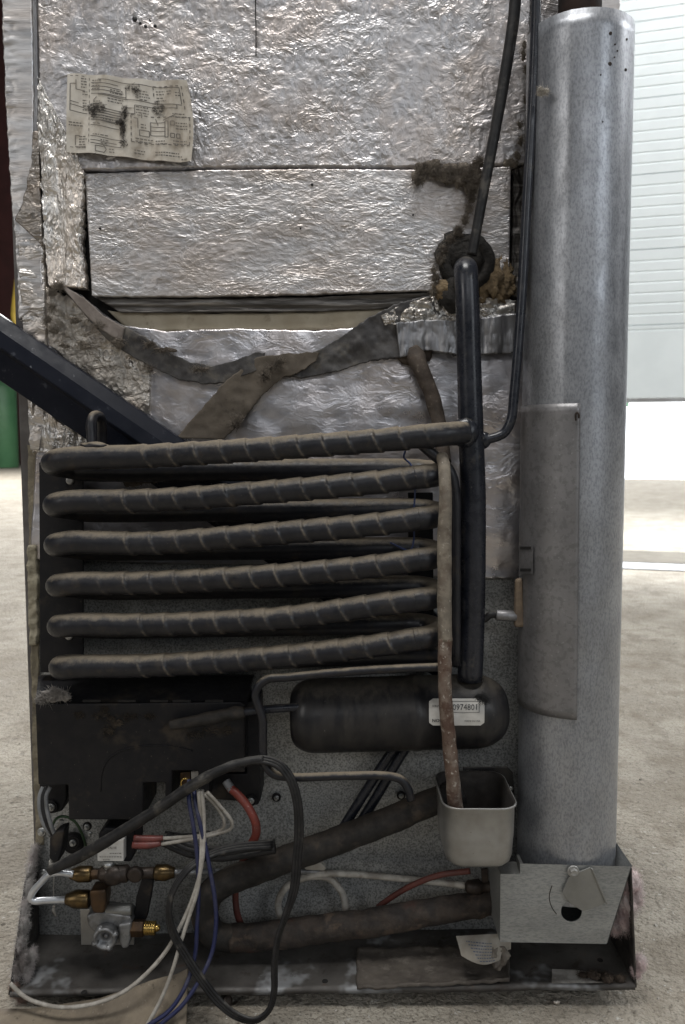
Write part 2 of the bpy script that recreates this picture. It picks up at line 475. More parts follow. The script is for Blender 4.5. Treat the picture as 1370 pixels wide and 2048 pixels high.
m_tray = surf('dirty steel tray', (0.055, 0.050, 0.046), (0.10, 0.093, 0.086), 14, rough=(0.5, 0.75), metal=0.35, bump=0.3, bsc=160, bd=0.001,
              specks=((9, 0.53, 0.62, (0.33, 0.34, 0.35), 0.75), (50, 0.55, 0.7, (0.035, 0.026, 0.02), 0.8), (28, 0.62, 0.72, (0.10, 0.055, 0.035), 0.5)))
m_flange = surf('dark painted flange', (0.018, 0.017, 0.017), (0.05, 0.045, 0.04), 30, rough=(0.5, 0.7), metal=0.2, bump=0.2, bsc=160, specks=((40, 0.58, 0.7, (0.12, 0.10, 0.08), 0.6),))
m_wool = surf('pink grey glass wool', (0.66, 0.60, 0.585), (0.54, 0.52, 0.50), 35, rough=(0.9, 1), bump=1.0, bsc=260, bd=0.003, specks=((20, 0.54, 0.66, (0.09, 0.075, 0.065), 0.75),))
m_wool_pink = surf('pink glass wool', (0.72, 0.55, 0.54), (0.74, 0.66, 0.65), 50, rough=(0.9, 1), bump=1.0, bsc=240, bd=0.003, specks=((40, 0.6, 0.75, (0.35, 0.25, 0.22), 0.5),))
m_lint = surf('brown lint', (0.27, 0.23, 0.185), (0.14, 0.117, 0.095), 90, rough=(0.95, 1), bump=1.0, bsc=400, bd=0.004)
m_lint_pale = surf('pale lint', (0.30, 0.26, 0.21), (0.17, 0.145, 0.115), 90, rough=(0.95, 1), bump=1.0, bsc=400, bd=0.003)
m_foam_tan = surf('tan foam', (0.30, 0.22, 0.125), (0.19, 0.14, 0.085), 50, rough=(0.9, 1), bump=0.9, bsc=220, bd=0.004, specks=((50, 0.56, 0.7, (0.08, 0.06, 0.04), 0.6),))
m_foam_black = surf('black foam', (0.016, 0.015, 0.014), (0.038, 0.034, 0.030), 60, rough=(0.85, 1), bump=0.8, bsc=220, bd=0.003)
m_brass = surf('brass', (0.17, 0.115, 0.05), (0.085, 0.06, 0.032), 60, rough=(0.28, 0.42), metal=0.9, bump=0.15, bsc=200, specks=((50, 0.55, 0.7, (0.06, 0.045, 0.03), 0.7),))
m_brass_dark = surf('tarnished brass', (0.11, 0.068, 0.038), (0.07, 0.048, 0.034), 60, rough=(0.35, 0.5), metal=0.8, bump=0.2, bsc=200)
m_brass_new = surf('bright brass', (0.62, 0.43, 0.14), (0.45, 0.30, 0.09), 80, rough=(0.2, 0.3), metal=0.95, bump=0.05)
m_alu = surf('aluminium pipe', (0.66, 0.68, 0.71), (0.55, 0.57, 0.60), 60, rough=(0.28, 0.4), metal=0.75, bump=0.05, specks=((60, 0.6, 0.7, (0.3, 0.29, 0.27), 0.5),))
m_zinc = surf('grey cast zinc', (0.30, 0.305, 0.31), (0.17, 0.17, 0.172), 60, rough=(0.4, 0.55), metal=0.7, bump=0.4, bsc=130, bd=0.001, specks=((70, 0.56, 0.68, (0.10, 0.095, 0.09), 0.7),))
m_dark_metal = surf('dark valve metal', (0.035, 0.028, 0.024), (0.06, 0.045, 0.036), 60, rough=(0.4, 0.6), metal=0.5, bump=0.2)
m_screw = surf('zinc screw', (0.55, 0.56, 0.56), (0.35, 0.35, 0.34), 200, rough=(0.3, 0.45), metal=0.85, bump=0.1)
m_wire_white = surf('dusty white wire', (0.47, 0.445, 0.40), (0.28, 0.255, 0.22), 60, rough=(0.45, 0.6), bump=0.1, specks=((70, 0.57, 0.7, (0.2, 0.17, 0.14), 0.6),))
m_wire_blue = surf('blue wire', (0.012, 0.018, 0.075), (0.032, 0.035, 0.08), 60, rough=(0.4, 0.55), bump=0.1, specks=((60, 0.57, 0.7, (0.10, 0.10, 0.13), 0.5),))
m_wire_red = surf('red wire', (0.23, 0.042, 0.028), (0.15, 0.038, 0.03), 60, rough=(0.4, 0.55), bump=0.15, specks=((320, 0.62, 0.7, (0.55, 0.35, 0.30), 0.6),))
m_wire_red_dull = surf('dull red wire', (0.14, 0.04, 0.03), (0.10, 0.035, 0.028), 60, rough=(0.5, 0.65), bump=0.1)
m_wire_green = surf('green wire', (0.03, 0.075, 0.03), (0.05, 0.08, 0.04), 60, rough=(0.4, 0.5), bump=0)
m_wire_grey = surf('grey wire', (0.22, 0.225, 0.23), (0.12, 0.12, 0.12), 60, rough=(0.4, 0.5), bump=0)
m_white_label = surf('white paper label', (0.62, 0.61, 0.58), (0.50, 0.48, 0.44), 40, rough=(0.4, 0.55), bump=0.03)
m_ink = surf('black ink', (0.02, 0.02, 0.022), (0.03, 0.03, 0.03), 60, rough=(0.5, 0.6), bump=0)
m_ink_grey = surf('faded ink', (0.10, 0.093, 0.085), (0.20, 0.18, 0.155), 60, rough=(0.5, 0.6), bump=0)
m_ink_blue = surf('blue grey ink', (0.10, 0.12, 0.18), (0.14, 0.16, 0.2), 60, rough=(0.6, 0.7), bump=0)
m_diagram = surf('aged diagram paper', (0.66, 0.62, 0.55), (0.50, 0.45, 0.375), 30, rough=(0.3, 0.5), bump=0.25, bsc=70, bd=0.0015,
                 specks=((30, 0.52, 0.72, (0.24, 0.19, 0.14), 0.6), (26, 0.64, 0.72, (0.05, 0.042, 0.035), 0.85)))
m_scrap = surf('old paper scrap', (0.42, 0.40, 0.36), (0.30, 0.27, 0.225), 30, rough=(0.7, 0.9), bump=0.3, bsc=100, bd=0.001)
m_board = surf('grimy flat board', (0.105, 0.09, 0.075), (0.06, 0.05, 0.042), 34, rough=(0.75, 0.95), bump=0.7, bsc=90, bd=0.0025, stretch=(0.7, 1, 2), specks=((60, 0.56, 0.68, (0.19, 0.17, 0.145), 0.5),))
m_cardboard = surf('dirty cardboard', (0.27, 0.225, 0.165), (0.17, 0.14, 0.105), 16, rough=(0.8, 0.95), bump=0.35, bsc=60, bd=0.002, specks=((28, 0.5, 0.68, (0.10, 0.08, 0.06), 0.7), (200, 0.63, 0.7, (0.36, 0.32, 0.27), 0.5), (90, 0.6, 0.68, (0.06, 0.05, 0.04), 0.6)))
m_foam_edge = surf('yellowed foam edge', (0.30, 0.265, 0.19), (0.20, 0.175, 0.13), 40, rough=(0.85, 1), bump=0.8, bsc=140, bd=0.003, specks=((30, 0.54, 0.7, (0.07, 0.06, 0.05), 0.7),))
m_cabinet = surf('grey cabinet skin', (0.20, 0.19, 0.185), (0.13, 0.12, 0.115), 20, rough=(0.4, 0.6), metal=0.5, bump=0.3, bsc=60, bd=0.003)
m_floor = surf('worn concrete floor', (0.41, 0.375, 0.315), (0.31, 0.278, 0.228), 5.0, rough=(0.75, 0.95), bump=1.0, bsc=95, bd=0.012,
               specks=((14, 0.46, 0.68, (0.20, 0.17, 0.13), 0.65), (130, 0.53, 0.66, (0.14, 0.118, 0.09), 0.6), (260, 0.55, 0.63, (0.16, 0.14, 0.115), 0.6), (110, 0.63, 0.69, (0.55, 0.53, 0.49), 0.75), (38, 0.62, 0.70, (0.12, 0.105, 0.085), 0.55), (2.6, 0.5, 0.68, (0.22, 0.19, 0.15), 0.45)))
m_door = surf('white door steel', (0.74, 0.80, 0.82), (0.70, 0.76, 0.78), 5, rough=(0.45, 0.55), bump=0.02, bsc=300)
m_seal = surf('grey door seal', (0.30, 0.31, 0.32), (0.22, 0.22, 0.22), 10, rough=(0.6, 0.7), bump=0)
m_maroon = surf('maroon paint', (0.085, 0.030, 0.028), (0.065, 0.024, 0.022), 3, rough=(0.5, 0.6), bump=0)
m_green = surf('green paint', (0.075, 0.20, 0.095), (0.06, 0.17, 0.08), 3, rough=(0.35, 0.45), bump=0)
m_yellow = surf('yellow rubber', (0.42, 0.29, 0.03), (0.36, 0.25, 0.03), 30, rough=(0.5, 0.6), bump=0)
m_grit = surf('pale grit', (0.42, 0.40, 0.36), (0.20, 0.18, 0.15), 9, rough=(0.8, 0.95), bump=0.2)
m_thresh = surf('worn steel threshold', (0.62, 0.63, 0.66), (0.5, 0.5, 0.52), 9, rough=(0.25, 0.4), metal=0.8, bump=0.1)
m_joint = surf('dirty floor joint', (0.09, 0.078, 0.06), (0.13, 0.115, 0.09), 9, rough=(0.85, 0.95), bump=0.3)

# ------------------------------------------------------------------ the setting
YT = -0.106                                            # front edge of the base tray
ZT = P(645, 1990, YT).z                                # tray underside
ZF = ZT - 0.016                                        # concrete floor

mb = MB()
mb.add([(-60, -12, ZF), (60, -12, ZF), (60, 60, ZF), (-60, 60, ZF)], [(0, 1, 2, 3)], 0, False)
mb.build('floor', m_floor, kind='structure')

# bright outdoors seen under the door: an overcast sky backdrop
m_sky, nt, b = M('bright overcast sky')
e = nd(nt, 'ShaderNodeEmission', {'Color': (0.95, 0.98, 1.0, 1), 'Strength': 3.2})
nt.links.new(e.outputs[0], nt.nodes['Material Output'].inputs[0])
mb = MB()
pts = []
c0 = PZ(1315, 958, ZF)
dirw = Vector((-0.963, 0.271, 0)); nrmw = Vector((0.271, 0.963, 0))
vs = []
for i in range(25):
    t = (i / 24 - 0.5) * 9.0
    q = c0 + dirw * t + nrmw * (-(t / 9.0) ** 2 * 4)
    vs += [(q.x, q.y, ZF - 0.02), (q.x, q.y, ZF + 5.0)]
mb.add(vs, [(2 * i, 2 * i + 2, 2 * i + 3, 2 * i + 1) for i in range(24)], 0, True)
mb.build('sky', m_sky, kind='structure')

# sectional overhead door
B0 = PZ(1315, 1128, ZF)
dw = Vector((-0.963, 0.271, 0))                         # runs left and away
nw = Vector((-0.271, -0.963, 0))                        # faces the camera side


def onwall(px, py):
    d = ray(px, py); t = (B0 - CAM).dot(nw) / d.dot(nw); return CAM + d * t


zs = [onwall(1315, q).z for q in (796, 649, 497, 346, 193, 38, -120, -280)]
door = thing('sectional_door', (B0.x, B0.y, zs[0]), 'white ribbed sectional overhead door, raised partway, behind the fridge on the right', 'garage door')
for i in range(len(zs) - 1):
    mb = MB(); prof = []
    z0, z1 = zs[i] + 0.0025, zs[i + 1] - 0.0025; n = 7
    if i == 0:
        prof = [(z0, 0.0), (z1 - 0.03, 0.0), (z1 - 0.027, -0.003), (z1 - 0.02, -0.003), (z1 - 0.017, 0), (z1, 0)]
    else:
        prof.append((z0, 0))
        for k in range(1, n):
            zz = z0 + (z1 - z0) * k / n
            prof += [(zz - 0.010, 0.0), (zz - 0.002, -0.0035), (zz + 0.001, -0.0035), (zz + 0.003, 0.0)]
        prof.append((z1, 0))
    A = B0 + dw * 2.6; C_ = B0 - dw * 2.2
    vs = []
    for (z, o) in prof: vs += [(A.x + nw.x * o, A.y + nw.y * o, z), (C_.x + nw.x * o, C_.y + nw.y * o, z)]
    nb = len(prof) * 2
    back = [(A.x - nw.x * 0.045, A.y - nw.y * 0.045, z0), (C_.x - nw.x * 0.045, C_.y - nw.y * 0.045, z0), (C_.x - nw.x * 0.045, C_.y - nw.y * 0.045, z1), (A.x - nw.x * 0.045, A.y - nw.y * 0.045, z1)]
    fs = [(2 * k, 2 * k + 1, 2 * k + 3, 2 * k + 2) for k in range(len(prof) - 1)]
    fs += [(0, nb, nb + 1, 1), (nb - 2, nb - 1, nb + 2, nb + 3), (nb, nb + 3, nb + 2, nb + 1)]
    mb.add(vs + back, fs, 0, False)
    mb.build('door_panel', m_door, door)
mb = MB()
q0 = B0 + dw * 2.6; q1 = B0 - dw * 2.2; zb = zs[0]
mb.poly3([(q0.x, q0.y, zb), (q1.x, q1.y, zb), (q1.x, q1.y, zb - 0.022), (q0.x, q0.y, zb - 0.022)], tuple(-nw * 0.03))
mb.build('bottom_seal', m_seal, door)

# threshold under the door: dirty joint in the floor and a worn bright strip
mb = MB()
for (y0, y1, mi, dz) in ((1104, 1127, 0, 0.004), (1129, 1141, 1, 0.006)):
    a = PZ(1315, y0, ZF); c = PZ(1315, y1, ZF)
    mb.add([tuple(a + dw * 3 + Vector((0, 0, dz))), tuple(a - dw * 3 + Vector((0, 0, dz))), tuple(c - dw * 3 + Vector((0, 0, dz))), tuple(c + dw * 3 + Vector((0, 0, dz)))], [(0, 3, 2, 1)], mi, False)
mb.build('door_threshold', [m_joint, m_thresh], kind='structure')

# far left of the hall
def far(px, py): return PZ(px, py, ZF)
q = far(30, 929)
col = thing('steel_column', (q.x, q.y, ZF), 'tall maroon steel column far behind the fridge at the left edge', 'column')
u = q.y + 1.0
wpp = u / F
mb = MB()
x0 = (-8 - 685) * wpp; x1 = (62 - 685) * wpp
mb.box((x0, q.y, ZF + 0.02), (x1, q.y + 0.08, ZF + 16)); mb.build('web', m_maroon, col)
mb = MB(); mb.box((x0 - .01, q.y - 0.35, ZF + 0.02), (x0 + 0.06, q.y - 0.001, ZF + 16)); mb.build('flange', m_maroon, col)
mb = MB(); mb.box((x0 - .1, q.y - 0.5, ZF + 0.001), (x1 + .1, q.y + 0.3, ZF + 0.019)); mb.build('base_plate', m_maroon, col)
q = far(5, 936); wpp = (q.y + 1) / F
tk = thing('green_cylinder', (q.x, q.y, ZF), 'tall green gas cylinder standing on the far floor at the left edge', 'gas cylinder')
r_ = 31 * wpp
mb = MB(); mb.lathe((q.x, q.y, ZF + 0.002), (0, 0, 1), [(0, r_ * .94), (0.03, r_), (2.0, r_), (2.15, r_ * .93), (2.3, r_ * .7), (2.42, r_ * .3)], 32); mb.build('body', m_green, tk)
mb = MB(); mb.lathe((q.x, q.y, ZF + 2.42), (0, 0, 1), [(0.001, .05), (0.12, .05), (0.13, .09), (0.2, .09), (0.21, .03)], 16); mb.build('valve', m_dark_metal, tk)
mb = MB(); wy = 2.2
mb.tube([P(34, 560, wy), P(28, 610, wy), P(27, 635, wy), P(33, 652, wy), P(45, 660, wy), P(60, 650, wy)], 0.0095, 10)
hose = mb.build('yellow_cable', m_yellow, label='curl of yellow cable hanging just behind the left edge of the fridge', cat='cable')

# small green awning board outside
q = onwall(1250, 806); qq = CAM + (q - CAM) * 1.25
mb = MB(); mb.box((qq.x - 0.16, qq.y, qq.z - 0.024), (qq.x + 0.026, qq.y + 0.04, qq.z + 0.2))
mb.build('green_board', m_green, label='small green board hanging outside just under the raised white door', cat='sign board', bevel=0.004)

# grit on the floor
mb = MB()
for i in range(1100):
    if i % 3 == 0: x = random.uniform(0.3, 1.2); y = random.uniform(-0.25, 3.0)
    elif i % 3 == 1: x = random.uniform(-0.9, -0.36); y = random.uniform(-0.2, 2.0)
    else: x = random.uniform(-0.5, 0.6); y = random.uniform(-0.34, -0.14)
    r = random.uniform(0.0007, 0.0032) * (1.4 if random.random() < .15 else 1)
    vs = []
    for (a, h) in ((0, 0), (1.6, 0), (3.1, 0), (4.7, 0), (0.8, 1), (3.6, 1.1)):
        k = r * random.uniform(.7, 1.4) * (0.5 if h else 1)
        vs.append((x + math.cos(a) * k, y + math.sin(a) * k, ZF + h * r * .7))
    mb.add(vs, [(0, 1, 4), (1, 2, 4), (2, 5, 4), (2, 3, 5), (3, 0, 5), (0, 4, 5)], 0, False)
mb.build('grit', m_grit, kind='stuff')

# ------------------------------------------------------------------ the refrigerator
FR = thing('refrigerator', (0.02, 0.02, ZF), 'old absorption refrigerator with foil-wrapped back and dusty black coils, stood on the concrete floor', 'refrigerator')


def part(name, mb, mats, label=None, bevel=0.0, parent=None, kind=None, segs=2):
    return mb.build(name, mats, parent or FR, label, bevel, kind, segs=segs)


def pw(pl, y, r, name, mat, sub=8, seg=10, parent=None, label=None, **k):
    pts = []
    for q in pl:
        pts.append(P(q[0], q[1], q[2] if len(q) > 2 else y))
    mb = MB(); mb.tube(pts, r, seg, sub=sub, **k)
    return part(name, mb, mat, label, parent=parent)


# cabinet behind everything
mb = MB()
L0 = P(8, 0, 0.012).x; R0 = P(1238, 0, 0.012).x
zt = P(600, -120, 0).z; zb0 = ZT + 0.012
mb.box((L0, 0.012, zb0), (R0, 0.56, zt))
part('cabinet', mb, m_cabinet, bevel=0.002)

# galvanised lower back sheet
mb = MB()
mb.sheet([(64, 1110), (600, 1120), (1215, 1130)], [(76, 1893), (640, 1893), (1208, 1893)], 0.006, 40, 30, skirt=0.004,
         disp=lambda x, y: (fbm(x / 160, y / 160, 3, 5) - .45) * 0.004)
back = part('back_sheet', mb, m_galv_panel)

# black hollow behind the cut-out
mb = MB(); mb.slab([(66, -90), (1062, -90), (1050, 640), (85, 660)], 0.0085, 0.003)
part('cavity_backing', mb, m_black_gap)


def crumple(a, fx, fy, seed, big=0.35):
    def f(x, y):
        wx = (fbm(x / 70, y / 70, 2, seed + 50) - .45) * 60
        return (ridged((x + wx) / fx, (y - wx * .6) / fy, 3, seed) - .45) * a + (fbm(x / 130, y / 130, 3, seed + 9) - .45) * a * big * 4
    return f


# upper foil panel, cut foil block, left foil column
mb = MB()
mb.sheet([(74, -60), (560, -60), (1062, -60)], [(84, 342), (165, 338), (400, 333), (640, 331), (830, 333), (1050, 326)], -0.012, 330, 140,
         crumple(0.0021, 15, 17, 3), jit=2.5, skirt=0.02, seed=2)
part('foil_panel', mb, m_foil_up, label='crumpled silver foil above the cut-out')
mb = MB()
mb.sheet([(75, 150), (74, 260), (80, 330), (84, 420), (88, 500), (97, 572)], [(150, 300), (165, 342), (163, 420), (160, 470), (163, 520), (168, 575)], -0.017, 120, 46,
         crumple(0.007, 34, 60, 21, .2), jit=5, skirt=0.02, seed=8, vert=True)
part('foil_fold', mb, m_foil_torn, label='torn folded foil left of the cut-out')
mb = MB()
mb.sheet([(170, 348), (400, 341), (640, 338), (830, 340), (1022, 334)], [(184, 592), (400, 593), (620, 588), (868, 580), (1018, 576)], -0.012, 300, 100,
         crumple(0.0015, 16, 8, 40), jit=1.5, skirt=0.02, seed=5)
part('access_panel', mb, m_foil_mid, label='rectangular foil block set in the cut-out')
mb = MB()
mb.sheet([(1026, 340), (1027, 440), (1022, 590)], [(1052, 330), (1049, 440), (1040, 600)], -0.004, 70, 10, crumple(0.006, 8, 60, 44), skirt=0.01, vert=True)
part('side_slot', mb, m_trim, label='dark slot right of the foil block')
mb = MB(); mb.tube([P(512, -60, -.0155), P(511, 10, -.0155), P(512, 60, -.0150), P(512, 112, -.0148)], .0007, 6); part('foil_seam', mb, m_black_gap)
# black pitch marks
mb = MB()
for (x, y, r) in ((270, 38, 5), (281, 47, 3), (291, 53, 3), (310, 52, 3.4), (300, 41, 2), (624, 369, 3), (601, 457, 2), (200, 457, 2.5), (826, 430, 2)):
    mb.lump(P(x, y, -0.0155), r * .0006, .0022, r * .0006, int(x), .5, 3, n=5)
part('pitch_spots', mb, m_ink, kind='stuff')

# trim below the block
mb = MB()
mb.sheet([(192, 596), (400, 598), (640, 594), (880, 584)], [(240, 625), (420, 624), (640, 622), (880, 612)], -0.006, 120, 12,
         lambda x, y: np.sin((y - 598) / 28 * 9 + (fbm(x / 40, y / 6, 2, 3) * 5)) * 0.0012, skirt=0.012, jit=1.2)
part('trim_strip', mb, m_trim)
mb = MB()
mb.sheet([(215, 622), (420, 627), (640, 624), (890, 612)], [(262, 664), (420, 662), (640, 660), (890, 655)], -0.001, 80, 6, None, jit=2, skirt=0.008, seed=4)
part('cream_board', mb, m_cream)

# lower foil sheet
def lowd(x, y):
    return (fbm(x / 150, y / 120, 3, 70) - .45) * 0.010 + (ridged(x / 60, y / 90, 2, 73) - .4) * 0.0022
mb = MB()
mb.sheet([(90, 590), (170, 600), (240, 650), (330, 662), (480, 658), (640, 662), (800, 648), (920, 640), (1052, 640)],
         [(60, 1118), (200, 1122), (330, 1128), (480, 1130), (640, 1130), (800, 1150), (920, 1156), (1052, 1158)], -0.002, 230, 140, lowd, jit=2.0, skirt=0.006, seed=11)
part('foil_sheet', mb, m_foil_low, label='smoother foil sheet behind the coils')
# crumpled dusty left corner of it
mb = MB()
mb.sheet([(92, 575), (150, 600), (215, 650), (300, 700)], [(98, 690), (160, 740), (225, 790), (300, 830)], -0.006, 90, 60,
         lambda x, y: (ridged(x / 26, y / 26, 3, 90) - .45) * 0.006 - 0.003, jit=5, skirt=0.006, seed=3)
part('dusty_foil_corner', mb, foil('dusty foil', (0.50, 0.47, 0.43), 0.5, 40, (1, 1, 1), 1.0, 0.005, 0.7, warp=0.03, dirt_crease_col=(0.17, 0.14, 0.11)))
mb = MB()
mb.sheet([(58, 800), (72, 800), (110, 838), (185, 880)], [(62, 905), (80, 905), (120, 905), (190, 905)], -0.010, 60, 30,
         crumple(0.010, 10, 40, 77), jit=5, skirt=0.01, seed=3)
part('foil_fringe', mb, m_foil_torn)

# silver tape down the left edge, going round the corner
def tw(x, y): return (ridged(x / 55, y / 14, 2, 12) - .5) * 0.0046 * np.clip(1.25 - (x - 6 - y * .055) / 30, .12, 1) - 0.002
mb = MB()
mb.sheet([(3, -60), (5, 0), (12, 190), (22, 380), (30, 455), (36, 560), (38, 640)], [(62, -60), (64, 0), (68, 190), (66, 300), (74, 380), (82, 470), (86, 600)], -0.008, 200, 20, tw, jit=2.0, skirt=0.03, vert=True, seed=6)
part('edge_tape', mb, m_tape, label='creased silver tape on the left edge')
mb = MB()
mb.sheet([(63, -60), (65, 0), (69, 190), (64, 320)], [(70, -60), (72, 0), (76, 190), (72, 330)], -0.0095, 40, 4, None, jit=.5, skirt=0.016, vert=True)
part('edge_lip', mb, m_tape_shine)
mb = MB()
mb.sheet([(36, 480), (40, 560), (44, 640), (52, 720), (56, 830), (60, 900)], [(84, 470), (86, 560), (90, 640), (92, 720), (92, 800), (78, 900)], -0.010, 90, 20,
         lambda x, y: (ridged(x / 40, y / 22, 2, 15) - .5) * 0.006, jit=3, skirt=0.025, vert=True, seed=9)
part('edge_tape', mb, foil('dull creased tape', (0.62, 0.60, 0.58), 0.42, 50, (0.6, 1, 1.4), 0.8, 0.004, 0.4, warp=0.02))
# folded flap of the tape
mb = MB()
mb.sheet([(66, 262), (62, 330), (46, 400), (30, 440)], [(77, 262), (78, 330), (80, 400), (84, 490)], -0.0125, 60, 14,
         lambda x, y: (ridged(x / 26, y / 30, 3, 18) - .5) * 0.005, jit=2, skirt=0.004, vert=True, seed=2)
part('tape_flap', mb, foil('dark folded tape', (0.34, 0.32, 0.30), 0.4, 50, (0.6, 1, 1.4), 0.9, 0.004, 0.4, warp=0.02))
# foam edge of the lower left side
mb = MB()
mb.sheet([(56, 890), (57, 1000), (59, 1150), (62, 1300), (66, 1500), (72, 1690)], [(74, 890), (74, 1000), (75, 1150), (76, 1300), (78, 1500), (86, 1690)], 0.003, 120, 6,
         lambda x, y: (fbm(x / 12, y / 14, 3, 5) - .5) * 0.006, jit=2.5, skirt=0.01, vert=True, seed=4)
part('foam_edge', mb, m_foam_edge)
mb = MB()
mb.sheet([(56, 1090), (55, 1180), (60, 1290)], [(73, 1090), (74, 1180), (73, 1290)], -0.004, 40, 6, lambda x, y: (fbm(x / 12, y / 14, 3, 6) - .5) * 0.01, jit=3, skirt=0.01, vert=True, seed=5)
part('foam_edge', mb, surf('cream foam', (0.42, 0.385, 0.29), (0.30, 0.27, 0.2), 40, rough=(0.85, 1), bump=0.8, bsc=140, bd=0.003), label='creamier patch of the foam edge')

# right-hand strip of tape above the flue
mb = MB()
mb.sheet([(1170, -60), (1172, 0), (1172, 90)], [(1241, -60), (1240, 0), (1236, 90)], -0.004, 40, 20, lambda x, y: (ridged(x / 60, y / 7, 2, 12) - .5) * 0.0016, jit=1, skirt=0.016, vert=True)
part('edge_tape', mb, m_tape)
mb = MB()
mb.sheet([(1062, -60), (1060, 330), (1046, 700), (1044, 1160)], [(1172, -60), (1168, 330), (1150, 700), (1140, 1160)], -0.001, 120, 26, crumple(0.004, 22, 30, 31), skirt=0.01, vert=True)
part('foil_strip', mb, m_foil_up)

# tape bands and card strip across the lower foil
def dtap(x, y): return (fbm(x / 45, y / 45, 3, 61) - .5) * 0.008 - 0.004
mb = MB()
mb.sheet([(118, 566), (165, 592), (215, 635), (270, 662), (330, 700), (380, 724), (430, 733), (470, 722), (512, 705), (530, 706)],
         [(120, 572), (170, 628), (215, 680), (262, 712), (310, 738), (360, 760), (410, 768), (450, 766), (490, 752), (520, 740)], -0.012, 150, 18, dtap, jit=2.5, skirt=0.003, seed=14)
part('tape_band', mb, m_tape_dark, label='dusty dark tape sagging from the left')
mb = MB()
mb.sheet([(122, 568), (165, 594), (212, 634), (250, 655)], [(124, 574), (180, 640), (215, 668), (243, 682)], -0.0185, 50, 10, lambda x, y: (fbm(x / 30, y / 30, 2, 66) - .5) * 0.005, jit=2, skirt=0.003, seed=3)
part('tape_flap', mb, surf('dusty tape face', (0.27, 0.235, 0.21), (0.20, 0.17, 0.15), 50, rough=(0.6, 0.8), metal=0.2, bump=0.5, bsc=200, bd=0.001), label='pale turned-over end of the sagging tape')
mb = MB()
mb.sheet([(540, 722), (600, 712), (640, 700), (690, 668), (740, 634), (790, 610), (850, 592), (880, 590)],
         [(560, 752), (600, 756), (640, 750), (690, 738), (740, 722), (800, 716), (850, 700), (880, 690)], -0.009, 150, 30,
         lambda x, y: (fbm(x / 40, y / 40, 3, 63) - .5) * 0.010 - 0.002, jit=2.5, skirt=0.004, seed=17)
part('tape_band', mb, m_tape_dark, label='dark tape band rising to the grommet')
mb = MB()
mb.sheet([(762, 632), (800, 612), (850, 594), (900, 588), (1032, 600)], [(770, 650), (800, 648), (850, 650), (900, 646), (1032, 640)], -0.014, 90, 22,
         crumple(0.005, 14, 14, 36), jit=3, skirt=0.004, seed=19)
part('foil_scrap', mb, foil('dark crumpled foil', (0.45, 0.44, 0.42), 0.3, 90, (1, 1, 1), 1.0, 0.004, 0.6))
mb = MB()
mb.sheet([(792, 646), (850, 640), (920, 642), (1034, 628)], [(800, 716), (850, 700), (920, 710), (1034, 706)], -0.016, 110, 26,
         lambda x, y: (ridged(x / 34, y / 120, 3, 65) - .5) * 0.010 - 0.002, jit=2, skirt=0.004, seed=20)
part('tape_band', mb, m_tape_shine, label='shiny grey tape behind the riser pipe')
mb = MB()
mb.sheet([(352, 876), (395, 826), (440, 775), (485, 735), (520, 712), (575, 708), (640, 702)],
         [(448, 878), (468, 858), (500, 822), (530, 785), (560, 758), (600, 744), (632, 722)], -0.0165, 90, 26,
         lambda x, y: (fbm(x / 50, y / 50, 3, 67) - .5) * 0.008, jit=4, skirt=0.004, seed=22)
part('card_strip', mb, m_card, label='brown card strip stuck across the foil')

# wiring diagram sticker -------------------------------------------------
def diag(u, v, off=0.0):
    "u,v in 0..1 over the sticker"
    top = np.array([135 + u * 240, 148 + u * 14]); bot = np.array([133 + u * 252, 304 + u * 22])
    if u > 0.93: top = top + np.array([(u - .93) / .07 * 0, (u - .93) / .07 * 2])
    q = top * (1 - v) + bot * v
    q[0] += math.sin(v * 3.14) * 8 * (u > 0.5) * (u - .5) * 2
    y = -0.0205 - 0.003 * math.sin(u * 7) - 0.010 * max(0, u - 0.9) * 4 - 0.002 * math.sin(u * 23 + v * 3) + off
    p = P(q[0], q[1], -0.0205); return Vector((p.x, y, p.z))


mb = MB()
nu, nv = 40, 24
mb.add([diag(i / nu, k / nv) for k in range(nv + 1) for i in range(nu + 1)],
       [(k * (nu + 1) + i, (k + 1) * (nu + 1) + i, (k + 1) * (nu + 1) + i + 1, k * (nu + 1) + i + 1) for k in range(nv) for i in range(nu)], 0, True)


def dline(u0, v0, u1, v1, w=0.0045, dash=0, mat=1):
    n = max(1, int(math.hypot((u1 - u0) * 1.5, v1 - v0) / 0.035))
    for i in range(n):
        if dash and i % 2: continue
        a, b_ = i / n, (i + 1) / n
        ua, va, ub, vb = u0 + (u1 - u0) * a, v0 + (v1 - v0) * a, u0 + (u1 - u0) * b_, v0 + (v1 - v0) * b_
        dx, dy = (vb - va), -(ub - ua) * 1.55
        l = math.hypot(dx, dy) or 1
        ox, oy = dx / l * w / 1.55, dy / l * w
        mb.add([diag(ua - ox, va - oy, -.0007), diag(ub - ox, vb - oy, -.0007), diag(ub + ox, vb + oy, -.0007), diag(ua + ox, va + oy, -.0007)], [(0, 1, 2, 3)], mat, False)


def dtext(u, v, w, lines=1, gap=0.035):
    for k in range(lines):
        x = u; end = u + w * random.uniform(.75, 1)
        while x < end:
            l = random.uniform(.008, .028)
            dline(x, v + k * gap, min(x + l, end), v + k * gap, 0.0065, 0, 2); x += l + .007


